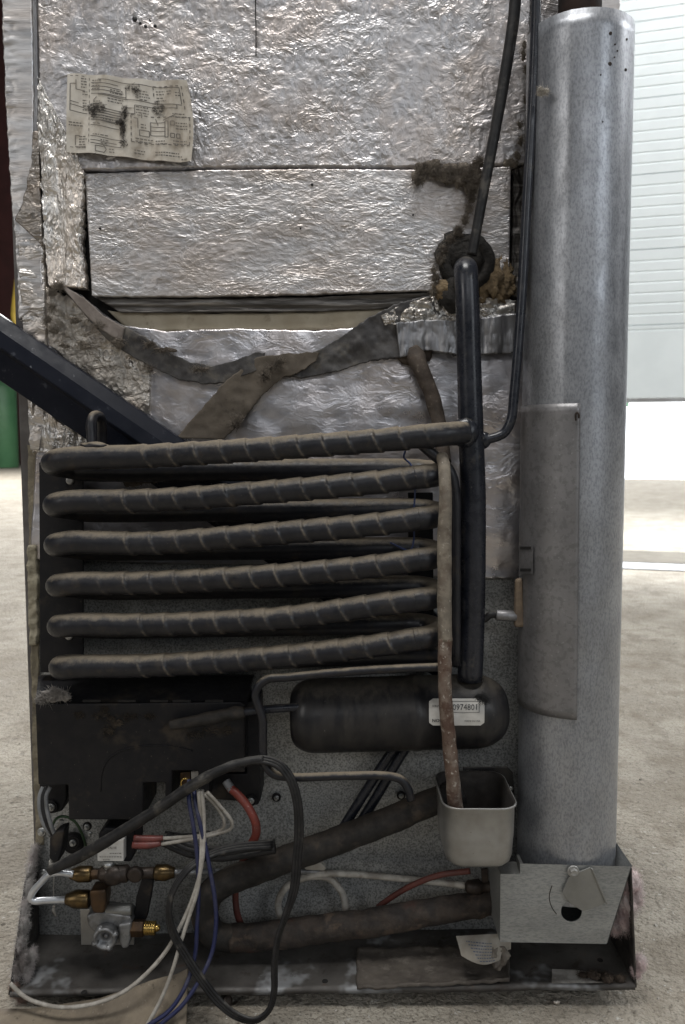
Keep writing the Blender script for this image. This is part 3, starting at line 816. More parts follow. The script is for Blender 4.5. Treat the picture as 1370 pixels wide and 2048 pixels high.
random.seed(21)
for a in ((.03, .03, .17, .03), (.03, .93, .17, .93), (.185, .04, .185, .9)): dline(*a, .004, 1)
for (u0, v0, u1, v1) in ((.70, .08, .94, .08), (.70, .08, .70, .24), (.94, .08, .94, .36), (.52, .46, .98, .46), (.52, .46, .52, .80), (.52, .80, .97, .80), (.97, .46, .97, .80)): dline(u0, v0, u1, v1, .006, 1)
for k in range(4): dline(.20, .10 + k * .045, .42 + .02 * k, .115 + k * .045, .005)
dline(.26, .055, .92, .10); dline(.92, .10, .92, .30); dline(.26, .25, .48, .27); dline(.48, .12, .48, .27); dline(.48, .27, .92, .31)
dline(.55, .34, .88, .35); dline(.55, .34, .55, .46); dline(.88, .31, .88, .36); dline(.42, .44, .55, .45)
for k in range(6): dline(.20, .42 + k * .03, .44, .43 + k * .03, .005)
dline(.20, .57, .44, .60); dline(.20, .64, .42, .66); dline(.20, .78, .44, .80); dline(.20, .83, .40, .85); dline(.20, .87, .44, .89)
dline(.03, .13, .03, .47); dline(.03, .13, .08, .13); dline(.03, .35, .10, .37); dline(.03, .39, .14, .42); dline(.03, .47, .17, .50); dline(.08, .20, .15, .21); dline(.08, .08, .08, .20)
dline(.07, .78, .07, .90); dline(.07, .78, .11, .78); dline(.07, .92, .16, .92)
dline(.66, .53, .66, .69); dline(.66, .53, .78, .53); dline(.66, .58, .78, .59); dline(.66, .63, .78, .64); dline(.66, .69, .78, .70)
for (a, c, d, e_) in ((.775, .51, .80, .71), (.82, .51, .85, .56), (.82, .66, .85, .71), (.865, .66, .89, .71), (.58, .64, .65, .71)):
    dline(a, c, d, c); dline(d, c, d, e_); dline(d, e_, a, e_); dline(a, e_, a, c)
dline(.54, .50, .57, .50); dline(.57, .50, .57, .62); dline(.60, .44, .60, .49); dline(.70, .48, .72, .56); dline(.76, .50, .86, .43)
dline(.24, .90, .30, .90); dline(.24, .90, .24, .97); dline(.24, .97, .30, .97); dline(.30, .88, .32, .93); dline(.32, .93, .30, .98)
dline(.25, .28, .22, .33)
for (u, v, w, l) in ((.12, .06, .05, 4), (.13, .22, .05, 2), (.13, .33, .04, 3), (.13, .45, .04, 1), (.02, .62, .13, 2), (.10, .79, .07, 5), (.21, .07, .08, 4), (.22, .34, .07, 3), (.22, .41, .10, 5), (.36, .18, .10, 2), (.34, .29, .12, 2),
                     (.59, .16, .08, 4), (.72, .14, .08, 2), (.72, .22, .08, 2), (.81, .14, .04, 2), (.88, .16, .04, 2), (.56, .36, .10, 3), (.50, .38, .05, 1), (.84, .42, .12, 2), (.86, .53, .10, 3), (.59, .57, .04, 2),
                     (.55, .75, .14, 2), (.70, .76, .11, 2), (.84, .75, .12, 2), (.54, .90, .08, 2), (.70, .90, .22, 2), (.91, .97, .06, 1), (.30, .52, .10, 2), (.22, .62, .06, 1), (.22, .76, .12, 1), (.28, .82, .06, 1), (.28, .86, .06, 1), (.34, .92, .05, 2), (.22, .52, .08, 1)):
    dtext(u, v, w, l)
# soot smears are wear on the print: small irregular flat marks
part('wiring_diagram', mb, [m_diagram, m_ink_grey, m_ink_grey], label='stained wiring diagram sticker on the foil')
mb = MB()
for (u, v, ru, rv) in ((.46, .55, .016, .10), (.45, .70, .014, .09), (.48, .45, .016, .05), (.46, .84, .02, .03), (.73, .36, .028, .06), (.25, .42, .05, .035), (.22, .50, .018, .03), (.53, .12, .03, .03), (.58, .17, .016, .05), (.42, .58, .02, .03)):
    for j in range(3):
        n = 16; uu = u + random.uniform(-.006, .006); vv = v + random.uniform(-.012, .012)
        ring = []
        for a in range(n):
            k = 0.55 + 0.75 * random.random()
            ring.append(diag(uu + math.cos(a * 6.283 / n) * ru * k * 1.9, vv + math.sin(a * 6.283 / n) * rv * k * 1.7, -.0014 - j * .0003))
        mb.add([diag(uu, vv, -.0014 - j * .0003)] + ring, [(0, 1 + a, 1 + (a + 1) % n) for a in range(n)], 0, False)
m_soot, nt, b = M('soot smear')
co = coord(nt); a_ = mapr(nt, noise(nt, co, 260, 6, 0.8), 0.40, 0.72)
b.inputs['Base Color'].default_value = (.045, .038, .033, 1); b.inputs['Roughness'].default_value = .9
nt.links.new(math_(nt, 'MULTIPLY', a_, 0.9), b.inputs['Alpha'])
part('soot_smear', mb, m_soot, kind='stuff')

# ------------------------------------------------------------------ coil
YF, YR = -0.098, -0.050
rows = [[(69, 917), (300, 912), (560, 896), (760, 881), (884, 869)],
        [(73, 1003), (300, 1001), (560, 982), (760, 964), (838, 954)],
        [(75, 1084), (300, 1086), (560, 1066), (760, 1048), (838, 1037)],
        [(79, 1167), (300, 1165), (560, 1150), (760, 1131), (838, 1119)],
        [(82, 1249), (300, 1249), (560, 1236), (760, 1209), (838, 1199)],
        [(85, 1333), (300, 1331), (560, 1313), (760, 1290), (838, 1277)]]
RC = 0.0135
coil = None
PITCHM = 0.0285


def ribf(x0, x1, ph):
    def f(s, a, p):
        if not (x0 < p.x < x1) or p.y > YF + 0.004: return 1.0, 0.0
        t = (p.x / PITCHM + ph + 0.22 * math.sin(a + 0.6)) % 1.0
        e = min(1, (p.x - x0) / 0.03, (x1 - p.x) / 0.03)
        if t < 0.93: m = 0.125 * (t - 0.5)
        else: m = 0.125 * (0.43 - (t - 0.93) / 0.07 * 0.93)
        g = e * max(0.0, 1 - abs(t - 0.90) / 0.07)
        return 1 + e * m, g
    return f


coilroot = bpy.data.objects.new('condenser_coil', None); COL.objects.link(coilroot)
cl = P(470, 1340, -0.07); coilroot.location = (cl.x, cl.y, cl.z); coilroot['_w'] = (cl.x, cl.y, cl.z)
coilroot.parent = FR; coilroot.matrix_parent_inverse = Matrix.Translation(-Vector(FR['_w']))
rm = (YF + YR) / 2; rb = (YR - YF) / 2
for n, row in enumerate(rows):
    pts = []
    fr = [P(a, b_, YF) for a, b_ in row]
    if n == 0:
        pts.append(P(930, 866, YF + 0.012))
    # front tube runs right to left, the end bends back
    for q in reversed(fr[1:]): pts.append(q)
    l = fr[0]
    # left U bend
    lx = l.x + RC
    pts.append(Vector((lx + rb * 1.15, YF, l.z)))
    for a in (20, 45, 70, 90, 110, 135, 160):
        t = math.radians(a); pts.append(Vector((lx + rb - math.sin(t) * rb, rm - math.cos(t) * rb, l.z - 0.014 * a / 180)))
    pts.append(Vector((lx + rb * 1.15, YR, l.z - 0.0145)))
    zl = l.z - 0.0145
    if n < 5:
        nx = P(*rows[n + 1][-1], YF)
        rx = nx.x
        zr = nx.z + 0.006
        pts.append(Vector((lx * .5 + rx * .5, YR, (zl + zr) / 2)))
        pts.append(Vector((rx - 0.002, YR, zr)))
        for a in (20, 45, 70, 90, 110, 135, 160):
            t = math.radians(a); pts.append(Vector((rx + math.sin(t) * rb, rm + math.cos(t) * rb, zr + (nx.z - zr) * a / 180)))
        pts.append(Vector((rx, YF, nx.z)))
        pts.append(nx.lerp(P(*rows[n + 1][-2], YF), 0.12))
    else:
        rx = P(850, 1300, YR).x
        pts.append(Vector((rx, YR, zl + 0.018))); pts.append(Vector((rx + .05, YR, zl + 0.012)))
    mb = MB()
    x0 = P(150, 1000, YF).x + random.uniform(0.01, 0.06); x1 = P(838 if n else 880, 1000, YF).x
    mb.tube(pts, RC, 24, sub=8, rings=0.00125, rib=ribf(x0, x1, random.random()), wob=0.012, seed=n)
    o = mb.build('coil_loop', m_coil, coilroot)
    at_ = o.data.attributes.new('groove', 'FLOAT', 'POINT'); at_.data.foreach_set('value', mb.g)

# hook on the top tube
mb = MB()
mb.tube([P(184, 905, YF + .002), P(183, 870, YF + .004), P(182, 848, YF + .006), P(186, 834, YF + .012), P(194, 831, YF + .022), P(202, 838, YF + .034), P(204, 870, YF + .045), P(204, 960, YF + .046)], 0.0056, 14)
mb.lump(P(190, 893, YF + .002), 0.017, 0.010, 0.005, 3, .3)
mb.build('hook', m_coil, coilroot)
# bracket behind the coil ends
mb = MB()
mb.slab([(78, 925), (166, 925), (166, 1345), (80, 1345)], -0.036, 0.004)
mb.slab([(78, 925), (84, 925), (86, 1345), (80, 1345)], -0.0355, 0.032)
mb.lathe(P(140, 961, -0.0365), (0, -1, 0), [(0, .0052), (.0012, .0048), (.0018, .003)], 16, 1)
mb.lathe(P(138, 1272, -0.0365), (0, -1, 0), [(0, .0052), (.0012, .0048), (.0018, .003)], 16, 1)
part('coil_bracket', mb, [m_plastic, m_cup], bevel=0.0008)
mb = MB(); mb.slab([(816, 985), (866, 985), (868, 1345), (818, 1345)], -0.034, 0.004)
part('coil_bracket', mb, m_plastic, bevel=0.0008)

# ------------------------------------------------------------------ pipes
def riser():
    mb = MB(); y = -0.074
    mb.tube([P(930, 548, 0.0), P(930, 545, -0.03), P(931, 538, -0.055), P(932, 546, -0.069), P(934, 585, -0.074), P(938, 720, y), P(942, 860, y), P(946, 1000, y), P(945, 1200, y), P(940, 1360, y)],
            [.0135, .0135, .0138, .0138, .0135, .0138, .0145, .0148, .0148, .0148], 28, sub=10)
    mb.lump(P(930, 866, -0.084), 0.017, 0.012, 0.017, 5, .12)
    mb.lump(P(968, 880, -0.074), 0.008, 0.008, 0.010, 6, .15)
    return part('riser_pipe', mb, m_pipe)
riser()
pw([(1034, -60), (1028, 30), (1010, 150), (985, 290), (966, 390), (950, 478), (944, 510)], -0.045, [.0068, .0068, .0066, .0062, .0060, .0058, .0058], 'thin_pipe', m_rubber, seg=16, label='straight thin pipe slanting up from the grommet')
pw([(1074, -60), (1072, 30), (1066, 190), (1054, 400), (1043, 600), (1028, 790), (1022, 840), (1008, 866), (985, 876), (958, 880)], -0.076, [.0056] * 10, 'thin_pipe', m_pipe, seg=16, label='bent thin pipe running up beside the flue')

# foam grommet, tan foam, lint
mb = MB(); mb.lathe(P(932, 530, -.004), (0, -1, 0), [(0, .034), (.010, .0345), (.016, .032), (.019, .027), (.018, .022), (.012, .018), (.010, .004)], 40); mb.lump(P(925, 505, -0.012), 0.031, 0.012, 0.024, 12, .3, 2.6); mb.lump(P(912, 585, -0.016), 0.022, .014, .022, 13, .4)
part('grommet', mb, m_foam_black)
mb = MB(); mb.lump(P(984, 562, -0.008), 0.021, 0.010, 0.027, 15, .9, 4.0, n=24); mb.lump(P(1000, 582, -0.008), 0.014, 0.008, 0.014, 16, .9, 4, n=24); mb.lump(P(884, 580, -0.018), 0.0105, 0.009, 0.012, 17, .5)
part('foam_lump', mb, m_foam_tan)
rnd = random.Random(5)


def fibre(mb, b0, d1, d2, rad):
    t = (d2).normalized(); a = t.cross(Vector((.3, .5, .8))).normalized() * rad; c = t.cross(a).normalized() * rad
    p1 = b0 + d1; p2 = b0 + d2
    vs = [b0 + a, b0 - a * .5 + c, b0 - a * .5 - c, p1 + a, p1 - a * .5 + c, p1 - a * .5 - c, p2]
    mb.add(vs, [(0, 1, 4, 3), (1, 2, 5, 4), (2, 0, 3, 5), (3, 4, 6), (4, 5, 6), (5, 3, 6)], 0, True)


def rv(s_=1.0): return Vector((rnd.uniform(-1, 1), rnd.uniform(-1, 1), rnd.uniform(-1, 1))) * s_


def lint(name, spots, mat, fib=60, fl=0.010, y=-0.02, label=None, rad=.00016):
    mb = MB()
    for (x, yy, r, k) in spots:
        s_ = r * .0006
        for j in range(4):
            a = rnd.uniform(0, 6.28); q = rnd.uniform(.1, .8)
            mb.lump(P(x + math.cos(a) * r * k * q, yy + math.sin(a) * r * q, y + .001), s_ * k * rnd.uniform(.35, .65), s_ * .3, s_ * rnd.uniform(.35, .65), rnd.randrange(999), .95, 4.5, n=8)
        for j in range(int(fib * 7 / max(1, len(spots)))):
            a = rnd.uniform(0, 6.28); q = math.sqrt(rnd.random())
            b0 = P(x + math.cos(a) * r * k * q, yy + math.sin(a) * r * q, y) + Vector((0, -rnd.random() * s_ * .5, 0))
            d = rv() ; d.y = -abs(d.y) * .4; d = d.normalized() * fl * rnd.uniform(.2, .8) * (1.6 if rnd.random() < .06 else 1)
            fibre(mb, b0, d * .5 + rv(fl * .18), d, rad)
    return part(name, mb, mat, label, kind='stuff')


lint('lint_clump', [(836, 360, 14, .9), (846, 342, 15, 1.2), (866, 336, 18, 1.4), (884, 348, 21, 1.5), (905, 348, 20, 1.4), (925, 350, 18, 1.4), (942, 352, 20, 1.2), (958, 326, 12, 1), (946, 374, 17, .8), (943, 395, 10, .7), (938, 418, 8, .6), (930, 440, 9, .7), (917, 463, 10, .9), (900, 480, 9, 1), (888, 500, 9, .8), (880, 520, 9, .7)], m_lint, 520, .011)
lint('lint_clump', [(1022, 328, 12, 1), (1036, 310, 10, .8), (1042, 280, 9, .6), (1040, 250, 8, .6), (1050, 200, 8, .5), (1048, 110, 10, .6), (1052, 140, 8, .5), (1048, 90, 8, .5)], m_lint_pale, 120, .008, -.019)
lint('lint_clump', [(870, 560, 12, .7), (866, 585, 9, .7), (868, 540, 8, .6)], m_lint_pale, 60, .009, -.02)
lint('lint_clump', [(105, 585, 8, 1.1), (118, 572, 7, 1.2), (96, 640, 9, .9), (110, 660, 7, 1.2), (105, 615, 5, 1)], m_lint_pale, 120, .013, -.018)
lint('lint_clump', [(238, 684, 9, 1.8), (300, 738, 5, 1), (330, 700, 5, 4), (400, 738, 4, 5), (300, 688, 4, 2.5)], m_lint, 60, .016, -.022)
lint('lint_clump', [(200, 650, 6, 2), (150, 640, 6, 2), (170, 690, 8, 2.4), (130, 690, 6, 2)], m_lint_pale, 50, .014, -.018)
lint('lint_clump', [(530, 752, 8, 1), (545, 735, 6, 1.2), (560, 722, 6, 1.4), (478, 838, 7, 1.1), (470, 850, 8, 1)], m_lint, 110, .012, -.022)
lint('lint_clump', [(98, 1392, 10, 2.2), (122, 1390, 12, 1.6), (112, 1382, 8, 1.6), (84, 1398, 6, 2)], surf('whitish lint', (0.40, 0.37, 0.34), (0.24, 0.22, 0.20), 90, rough=(.95, 1), bump=1, bsc=300, bd=.003), 90, .012, -.085)
lint('lint_clump', [(270, 960, 16, 1.6), (300, 955, 14, 1.6)], m_lint, 50, .01, -.03)
lint('lint_clump', [(968, 1398, 5, 1.6), (960, 1392, 4, 2)], m_ink, 60, .012, -.104)

# overflow pipes on the right of the coil
mb = MB(); yo = -0.116
pts = [P(884, 912, -0.095), P(888, 935, -0.105), P(891, 985, yo), P(889, 1080, yo), P(889, 1180, yo), P(890, 1280, yo)]
mb.tube(pts, [.0068, .0070, .0070, .0078, .0082, .0080], 22, sub=10, wob=.06, seed=2, rings=.003)
part('overflow_hose', mb, m_hose, label='dirty pale upper half of the drain hose')
mb = MB()
mb.tube([P(890, 1276, yo), P(890, 1380, yo), P(897, 1470, yo), P(906, 1560, yo), P(914, 1640, yo + .004)], [.0081, .0076, .0080, .0082, .0088], 22, sub=10, wob=.08, seed=4, rings=.003)
part('overflow_hose', mb, m_hose_rust, label='rust-stained lower half of the drain hose')
pw([(838, 884), (862, 905), (886, 925), (902, 948), (910, 985), (912, 1100), (912, 1330)], -0.092, [.0062, .0062, .0062, .0064, .0060, .0056, .0056], 'vent_pipe', m_coil, seg=16)
mb = MB()
mb.tube([P(826, 704, -0.008), P(838, 728, -0.018), P(852, 762, -0.022), P(868, 806, -0.024), P(880, 860, -0.03), P(888, 925, -0.05)], [.012, .0105, .0095, .009, .0085, .0085], 18, sub=8, wob=.1, seed=8, rings=.003)
mb.lump(P(828, 700, -0.008), .022, .007, .018, 4, .35, 3)
part('drain_hose', mb, m_hose_dark, label='stained hose coming out of the foil')

# capillary and small pipes
pw([(884, 1334), (780, 1338), (660, 1346), (570, 1355), (536, 1358), (519, 1370), (511, 1390), (517, 1412), (525, 1440), (526, 1500), (530, 1528), (545, 1547), (575, 1554), (680, 1552), (775, 1552), (803, 1560), (816, 1578), (822, 1600)], -0.106, .0049, 'capillary_pipe', m_coil, sub=7, seg=14)
pw([(600, 1414), (540, 1418), (480, 1425)], -0.088, [.005, .005, .0052], 'sensor_pipe', m_pipe, seg=12)
pw([(490, 1424), (450, 1429), (400, 1440), (340, 1450)], -0.088, [.0070, .0075, .0070, .0050], 'pipe_wrap', m_insul, seg=14, wob=.18, rings=.002)
pw([(800, 1480), (772, 1520), (730, 1585), (680, 1665)], -0.03, .0062, 'return_pipe', m_pipe, seg=14)
pw([(822, 1480), (795, 1522), (755, 1590), (705, 1670)], -0.03, .0062, 'return_pipe', m_pipe, seg=14)

# lagged U pipe at the bottom
mb = MB(); yu = -0.052
mb.tube([P(925, 1580, yu), P(860, 1606, yu), P(760, 1648, yu), P(640, 1694, yu), P(520, 1738, yu), P(450, 1766, yu), P(418, 1792, yu), P(410, 1830, yu), P(428, 1868, yu), P(470, 1878, yu)],
        [.0155, .0160, .0165, .0165, .0165, .0168, .0168, .0168, .0168, .0160], 24, sub=8, wob=.05, seed=3, rings=.004)
part('lagged_pipe', mb, m_insul)
mb = MB()
mb.tube([P(462, 1878, yu), P(520, 1872, yu), P(620, 1860, yu), P(720, 1848, yu), P(850, 1826, yu), P(1010, 1800, yu)], [.0165, .0172, .0168, .0165, .0160, .0155], 24, sub=8, wob=.10, seed=6, rings=.004)
part('lagged_pipe', mb, surf('crusted pipe lagging', (0.022, 0.018, 0.016), (0.05, 0.038, 0.030), 50, rough=(.7, .9), bump=.8, bsc=110, bd=.003, specks=((34, .55, .66, (.12, .085, .06), .6), (25, .6, .72, (.09, .035, .028), .5))), label='crusted lower leg of the lagged pipe')

# ------------------------------------------------------------------ absorber tank + serial label
yt = -0.060
tl = P(582, 1432, yt); tr_ = P(1014, 1420, yt)
ax = (tr_ - tl); LT = ax.length; axn = ax.normalized()
rt = mpp(1430, yt) * 73
prof = []
for a in range(0, 91, 10):
    t = math.radians(a); prof.append((0.030 * (1 - math.cos(t)), max(.002, rt * (0.52 + 0.48 * math.sin(t)) if a else rt * .45)))
prof2 = [(LT - 0.042 * (1 - math.cos(math.radians(a))), max(.002, rt * (0.30 + 0.70 * math.sin(math.radians(a))))) for a in range(90, -1, -10)]
ring = [(LT * .555, rt), (LT * .56, rt * 1.02), (LT * .575, rt * 1.025), (LT * .59, rt * 1.02), (LT * .595, rt)]
mb = MB(); mb.lathe(tl, ax, prof + ring + prof2, 56)
tank = part('absorber_tank', mb, m_tank)


def ontank(px, py, off=.0008):
    "point of the tank's front surface seen at a photo pixel"
    d = ray(px, py).normalized(); o = CAM - tl
    dp = d - axn * d.dot(axn); op = o - axn * o.dot(axn)
    A = dp.dot(dp); B_ = 2 * dp.dot(op); C2 = op.dot(op) - (rt + off) ** 2
    D = B_ * B_ - 4 * A * C2
    return CAM + d * ((-B_ - math.sqrt(max(D, 0))) / (2 * A))


def label_surface(mb, x0, y0, x1, y1, fn, rad=8, nu=24, nv=10, mat=0):
    "rounded rectangle laid on a surface"
    vs = []; fs = []
    for k in range(nv + 1):
        yy = y0 + (y1 - y0) * k / nv
        dy = min(yy - y0, y1 - yy); ins = 0
        if dy < rad: ins = rad - math.sqrt(max(0, rad * rad - (rad - dy) ** 2))
        for i in range(nu + 1):
            vs.append(fn(x0 + ins + (x1 - x0 - 2 * ins) * i / nu, yy))
    for k in range(nv):
        for i in range(nu):
            fs.append((k * (nu + 1) + i, (k + 1) * (nu + 1) + i, (k + 1) * (nu + 1) + i + 1, k * (nu + 1) + i + 1))
    mb.add(vs, fs, mat, True)


def text_on(mb, txt, x, y, h, fn, mat, stretch=1.0, slope=0.0, weight=0.0):
    "flat lettering, cap height h pixels, baseline left at pixel x, y"
    cu = bpy.data.curves.new('lettering', 'FONT'); cu.body = txt; cu.size = 1.0; cu.resolution_u = 2; cu.offset = weight
    o = bpy.data.objects.new('lettering', cu); COL.objects.link(o)
    bpy.context.view_layer.update()
    me = bpy.data.meshes.new_from_object(o.evaluated_get(bpy.context.evaluated_depsgraph_get()))
    bpy.data.objects.remove(o); bpy.data.curves.remove(cu)
    k = h / 0.70
    vs = [fn(x + v.co.x * k * stretch, y - v.co.y * k + v.co.x * k * stretch * slope) for v in me.vertices]
    mb.add(vs, [list(p.vertices) for p in me.polygons], mat, False)
    w = max((v.co.x for v in me.vertices), default=0) * k * stretch
    bpy.data.meshes.remove(me); return w


mb = MB()
label_surface(mb, 858, 1397, 969, 1451, ontank)
t1 = lambda a, b_: ontank(a, b_, .0014)
text_on(mb, 'SERIAL', 864, 1414, 4.2, t1, 1, 1.0)
text_on(mb, 'NO. 10974801', 884, 1421, 13.0, t1, 1, 0.72)  if False else text_on(mb, '0974801', 905, 1420, 12.0, t1, 1, 0.86)
text_on(mb, 'NOR', 864, 1444, 6.0, t1, 1, 1.1, 0, 0.02)
text_on(mb, 'MADE IN USA', 929, 1444, 3.6, t1, 1, 1.0)
for (a, b_, c, d) in ((896, 1402, 958.8, 1402.9), (896, 1424.2, 958.8, 1425.1), (958, 1402, 958.9, 1425)):
    label_surface(mb, a, b_, c, d, t1, 0, 12, 1, 1) if d - b_ < 5 else label_surface(mb, a, b_, c, d, t1, 0, 1, 8, 1)
part('serial_label', mb, [m_white_label, m_ink])

# ------------------------------------------------------------------ control box
yc = -0.078
mb = MB()
mb.slab([(70, 1407), (200, 1407), (480, 1404), (490, 1410), (490, 1545), (418, 1545), (418, 1600), (396, 1600), (396, 1542), (344, 1542), (344, 1606), (330, 1606), (330, 1566), (286, 1566), (286, 1640), (137, 1640), (136, 1570), (76, 1570)], yc, 0.072)
cbox = part('control_box', mb, m_plastic, bevel=0.0018)
mb = MB()
a = [P(70, 1405, yc), P(492, 1402, yc), P(506, 1352, yc + .055), P(76, 1352, yc + .055)]
mb.add([tuple(q) for q in a] + [tuple(q + Vector((0, .02, -.004))) for q in a], [(0, 1, 2, 3), (7, 6, 5, 4), (0, 4, 5, 1), (1, 5, 6, 2), (2, 6, 7, 3), (3, 7, 4, 0)], 0, False)
part('lid', mb, m_plastic, parent=cbox, bevel=.0008)
mb = MB(); mb.slab([(493, 1405), (518, 1400), (521, 1600), (516, 1610), (500, 1612), (490, 1604), (440, 1600), (420, 1598), (420, 1548), (493, 1548)], yc + .028, 0.046)
part('mounting_flange', mb, m_plastic, parent=cbox, bevel=.0015)
mb = MB(); mb.slab([(78, 1568), (132, 1568), (132, 1600), (124, 1622), (104, 1628), (90, 1616), (80, 1590)], yc + .04, 0.03)
part('mounting_flange', mb, m_plastic, parent=cbox, bevel=.0015)
# moulded curve and slots on the face
mb = MB()
mb.tube([P(x, y, yc - .0002) for x, y in ((201, 1582), (202, 1555), (212, 1525), (235, 1505), (270, 1494), (310, 1491), (350, 1494), (385, 1502))], .0011, 8)
part('moulded_ridge', mb, m_plastic, parent=cbox)
mb = MB()
for x in (165, 235, 300, 345, 410): mb.slab([(x, 1400), (x + 36, 1400), (x + 36, 1404.5), (x, 1404.5)], yc - .0012, .003)
part('vent_slots', mb, m_black_gap, parent=cbox)
lint('lint_patch', [(205, 1432, 10, 2), (232, 1440, 14, 1.8), (262, 1432, 8, 2), (218, 1462, 14, .9), (300, 1432, 6, 2), (160, 1430, 7, 2), (210, 1418, 8, 1), (420, 1462, 10, 2.4), (455, 1460, 10, 1.2), (390, 1470, 8, 2)],
     surf('tan lint film', (0.075, 0.058, 0.040), (0.035, 0.028, 0.022), 160, rough=(.95, 1), bump=1, bsc=400, bd=.002), 160, .007, -.0775)

# terminal block in the cut-out
mb = MB(); mb.slab([(360, 1546), (380, 1544), (381, 1572), (361, 1573)], yc + .012, .03, 0); mb.slab([(382, 1544), (402, 1542), (402, 1570), (383, 1572)], yc + .010, .03, 1)
mb.tube([P(363, 1574, yc + .006), P(363, 1562, yc + .005), P(370, 1557, yc + .004), P(378, 1561, yc + .005), P(380, 1574, yc + .006)], .0013, 8, 2)
part('terminal_block', mb, [m_brass_dark, m_scrap, m_brass_new], bevel=.0008)


def screw(px, py, y, rpx=9, washer=None):
    k = mpp(py, y); mb = MB(); o = P(px, py, y)
    if washer: mb.lathe(o, (0, -1, 0), [(0, washer * k), (.0015, washer * k), (.002, washer * k * .9)], 24, 1)
    mb.lathe(o + Vector((0, -.0019, 0)), (0, -1, 0), [(0, rpx * k), (.001, rpx * k), (.0016, rpx * k * .95), (.002, rpx * k * .8)], 24, 0)
    mb.lathe(o + Vector((0, -.0038, 0)), (0, -1, 0), [(0, rpx * k * .62), (.0032, rpx * k * .62), (.0038, rpx * k * .5)], 6, 0)
    return part('screw', mb, [m_screw, m_plastic])


screw(502, 1600, yc + .027, 7, 12); screw(103, 1613, yc + .039, 8, 13); screw(147, 1684, -.006, 7, 14); screw(175, 1652, -.006, 6, 9)
screw(553, 1594, 0.002, 5, 9); screw(802, 1590, 0.002, 5, 9); screw(278, 1702, 0.002, 5); screw(85, 1662, -.002, 9); screw(88, 1745, -.002, 9); screw(182, 1665, 0.0, 4)

# ------------------------------------------------------------------ gas valve group
yg = -0.075
def nutx(x0, x1, yc_, r, mat, name, parent=None, y=yg, taper=0, ridges=0):
    k = mpp(yc_, y); mb = MB(); a = P(x0, yc_, y); b_ = P(x1, yc_, y); L = (b_ - a).length; R_ = r * k
    if ridges:
        prof = []
        for i in range(ridges):
            t = L * i / ridges; prof += [(t, R_ * .9), (t + L / ridges * .5, R_), (t + L / ridges * .98, R_ * .9)]
        mb.lathe(a, b_ - a, prof, 20)
    else:
        if taper == 0: prof = [(0, R_ * .85), (L * .1, R_), (L * .9, R_), (L, R_ * .85)]
        elif taper < 0: prof = [(0, R_ * .62), (L * .12, R_ * .70), (L * .40, R_), (L * .9, R_), (L, R_ * .88)]
        else: prof = [(0, R_ * .88), (L * .1, R_), (L * .60, R_), (L * .88, R_ * .70), (L, R_ * .62)]
        mb.lathe(a, b_ - a, prof, 6 if not taper else 12, rot=.3)
    return part(name, mb, mat, parent=parent, bevel=.0006)


mb = MB()                                                           # bracket plate + body
mb.slab([(160, 1818), (268, 1822), (268, 1890), (162, 1890)], yg + .020, .004)
gv = part('gas_valve', mb, m_cup, bevel=.0006)
mb = MB(); mb.slab([(172, 1832), (196, 1824), (215, 1826), (262, 1834), (264, 1876), (252, 1884), (244, 1878), (236, 1888), (222, 1892), (208, 1886), (192, 1870), (176, 1852)], yg - .008, .026)
mb.slab([(236, 1850), (262, 1846), (260, 1880), (256, 1897), (244, 1898), (238, 1884)], yg - .014, .02)
part('regulator_body', mb, m_zinc, parent=gv, bevel=.0025, segs=3)
k = mpp(1868, yg); o = P(214, 1868, yg - .009)
mb = MB(); mb.lathe(o, (0, -1, 0), [(0, 24 * k), (.010, 23 * k), (.012, 21.5 * k), (.0118, 17 * k), (.003, 15 * k), (.002, 6 * k), (.005, 5 * k), (.006, 2 * k)], 28)
for a in (0.4, 2.0, 3.6, 5.1): mb.lump(o + Vector((math.cos(a) * 21 * k, -.008, math.sin(a) * 21 * k)), 7 * k, .005, 6 * k, int(a * 10), .3, n=8)
part('knob', mb, m_zinc, parent=gv)
mb = MB(); a = P(212, 1819, yg); mb.lathe(a, P(268, 1819, yg) - a, [(0, 10 * k), (.002, 12 * k), (.030, 12 * k), (.032, 10 * k)], 24); part('regulator_tube', mb, m_galv_plate, parent=gv)
mb = MB(); mb.slab([(284, 1756), (306, 1760), (300, 1800), (292, 1840), (268, 1840), (272, 1795)], yg + .004, .012); part('rubber_strap', mb, m_plastic, parent=gv, bevel=.001)
mb = MB(); mb.slab([(196, 1668), (210, 1655), (268, 1657), (272, 1692), (262, 1725), (197, 1722)], yg + .010, .04); part('solenoid', mb, m_plastic, parent=gv, bevel=.003)
mb = MB(); mb.slab([(195, 1690), (247, 1680), (247, 1722), (195, 1722)], yg - .002, .012, 0)
fnl = lambda a, b_: P(a, b_, yg - .0026)
text_on(mb, 'VALVE', 215, 1698, 4.5, fnl, 1, 1, 0, .01)
for yy, s0, w_ in ((1706, 219, 24), (1713, 199, 44), (1719, 206, 14)):
    x = s0
    while x < s0 + w_:
        l = random.uniform(2, 5); label_surface(mb, x, yy, min(x + l, s0 + w_), yy + 1.6, fnl, 0, 1, 1, 1); x += l + 1.3
part('solenoid_label', mb, [m_white_label, m_ink_grey], parent=gv)
mb = MB(); a = P(217, 1722, yg); mb.lathe(a, (0, 0, -1), [(0, 11 * k), (.006, 11 * k), (.007, 9 * k), (.009, 9 * k), (.010, 12 * k), (.016, 12 * k), (.017, 10 * k), (.022, 10 * k)], 20); part('spindle', mb, m_screw, parent=gv)
mb = MB(); a = P(198, 1748, yg); mb.lathe(a, P(262, 1747, yg) - a, [(0, 11 * k), (.004, 15 * k), (.034, 17 * k), (.037, 12 * k)], 24)
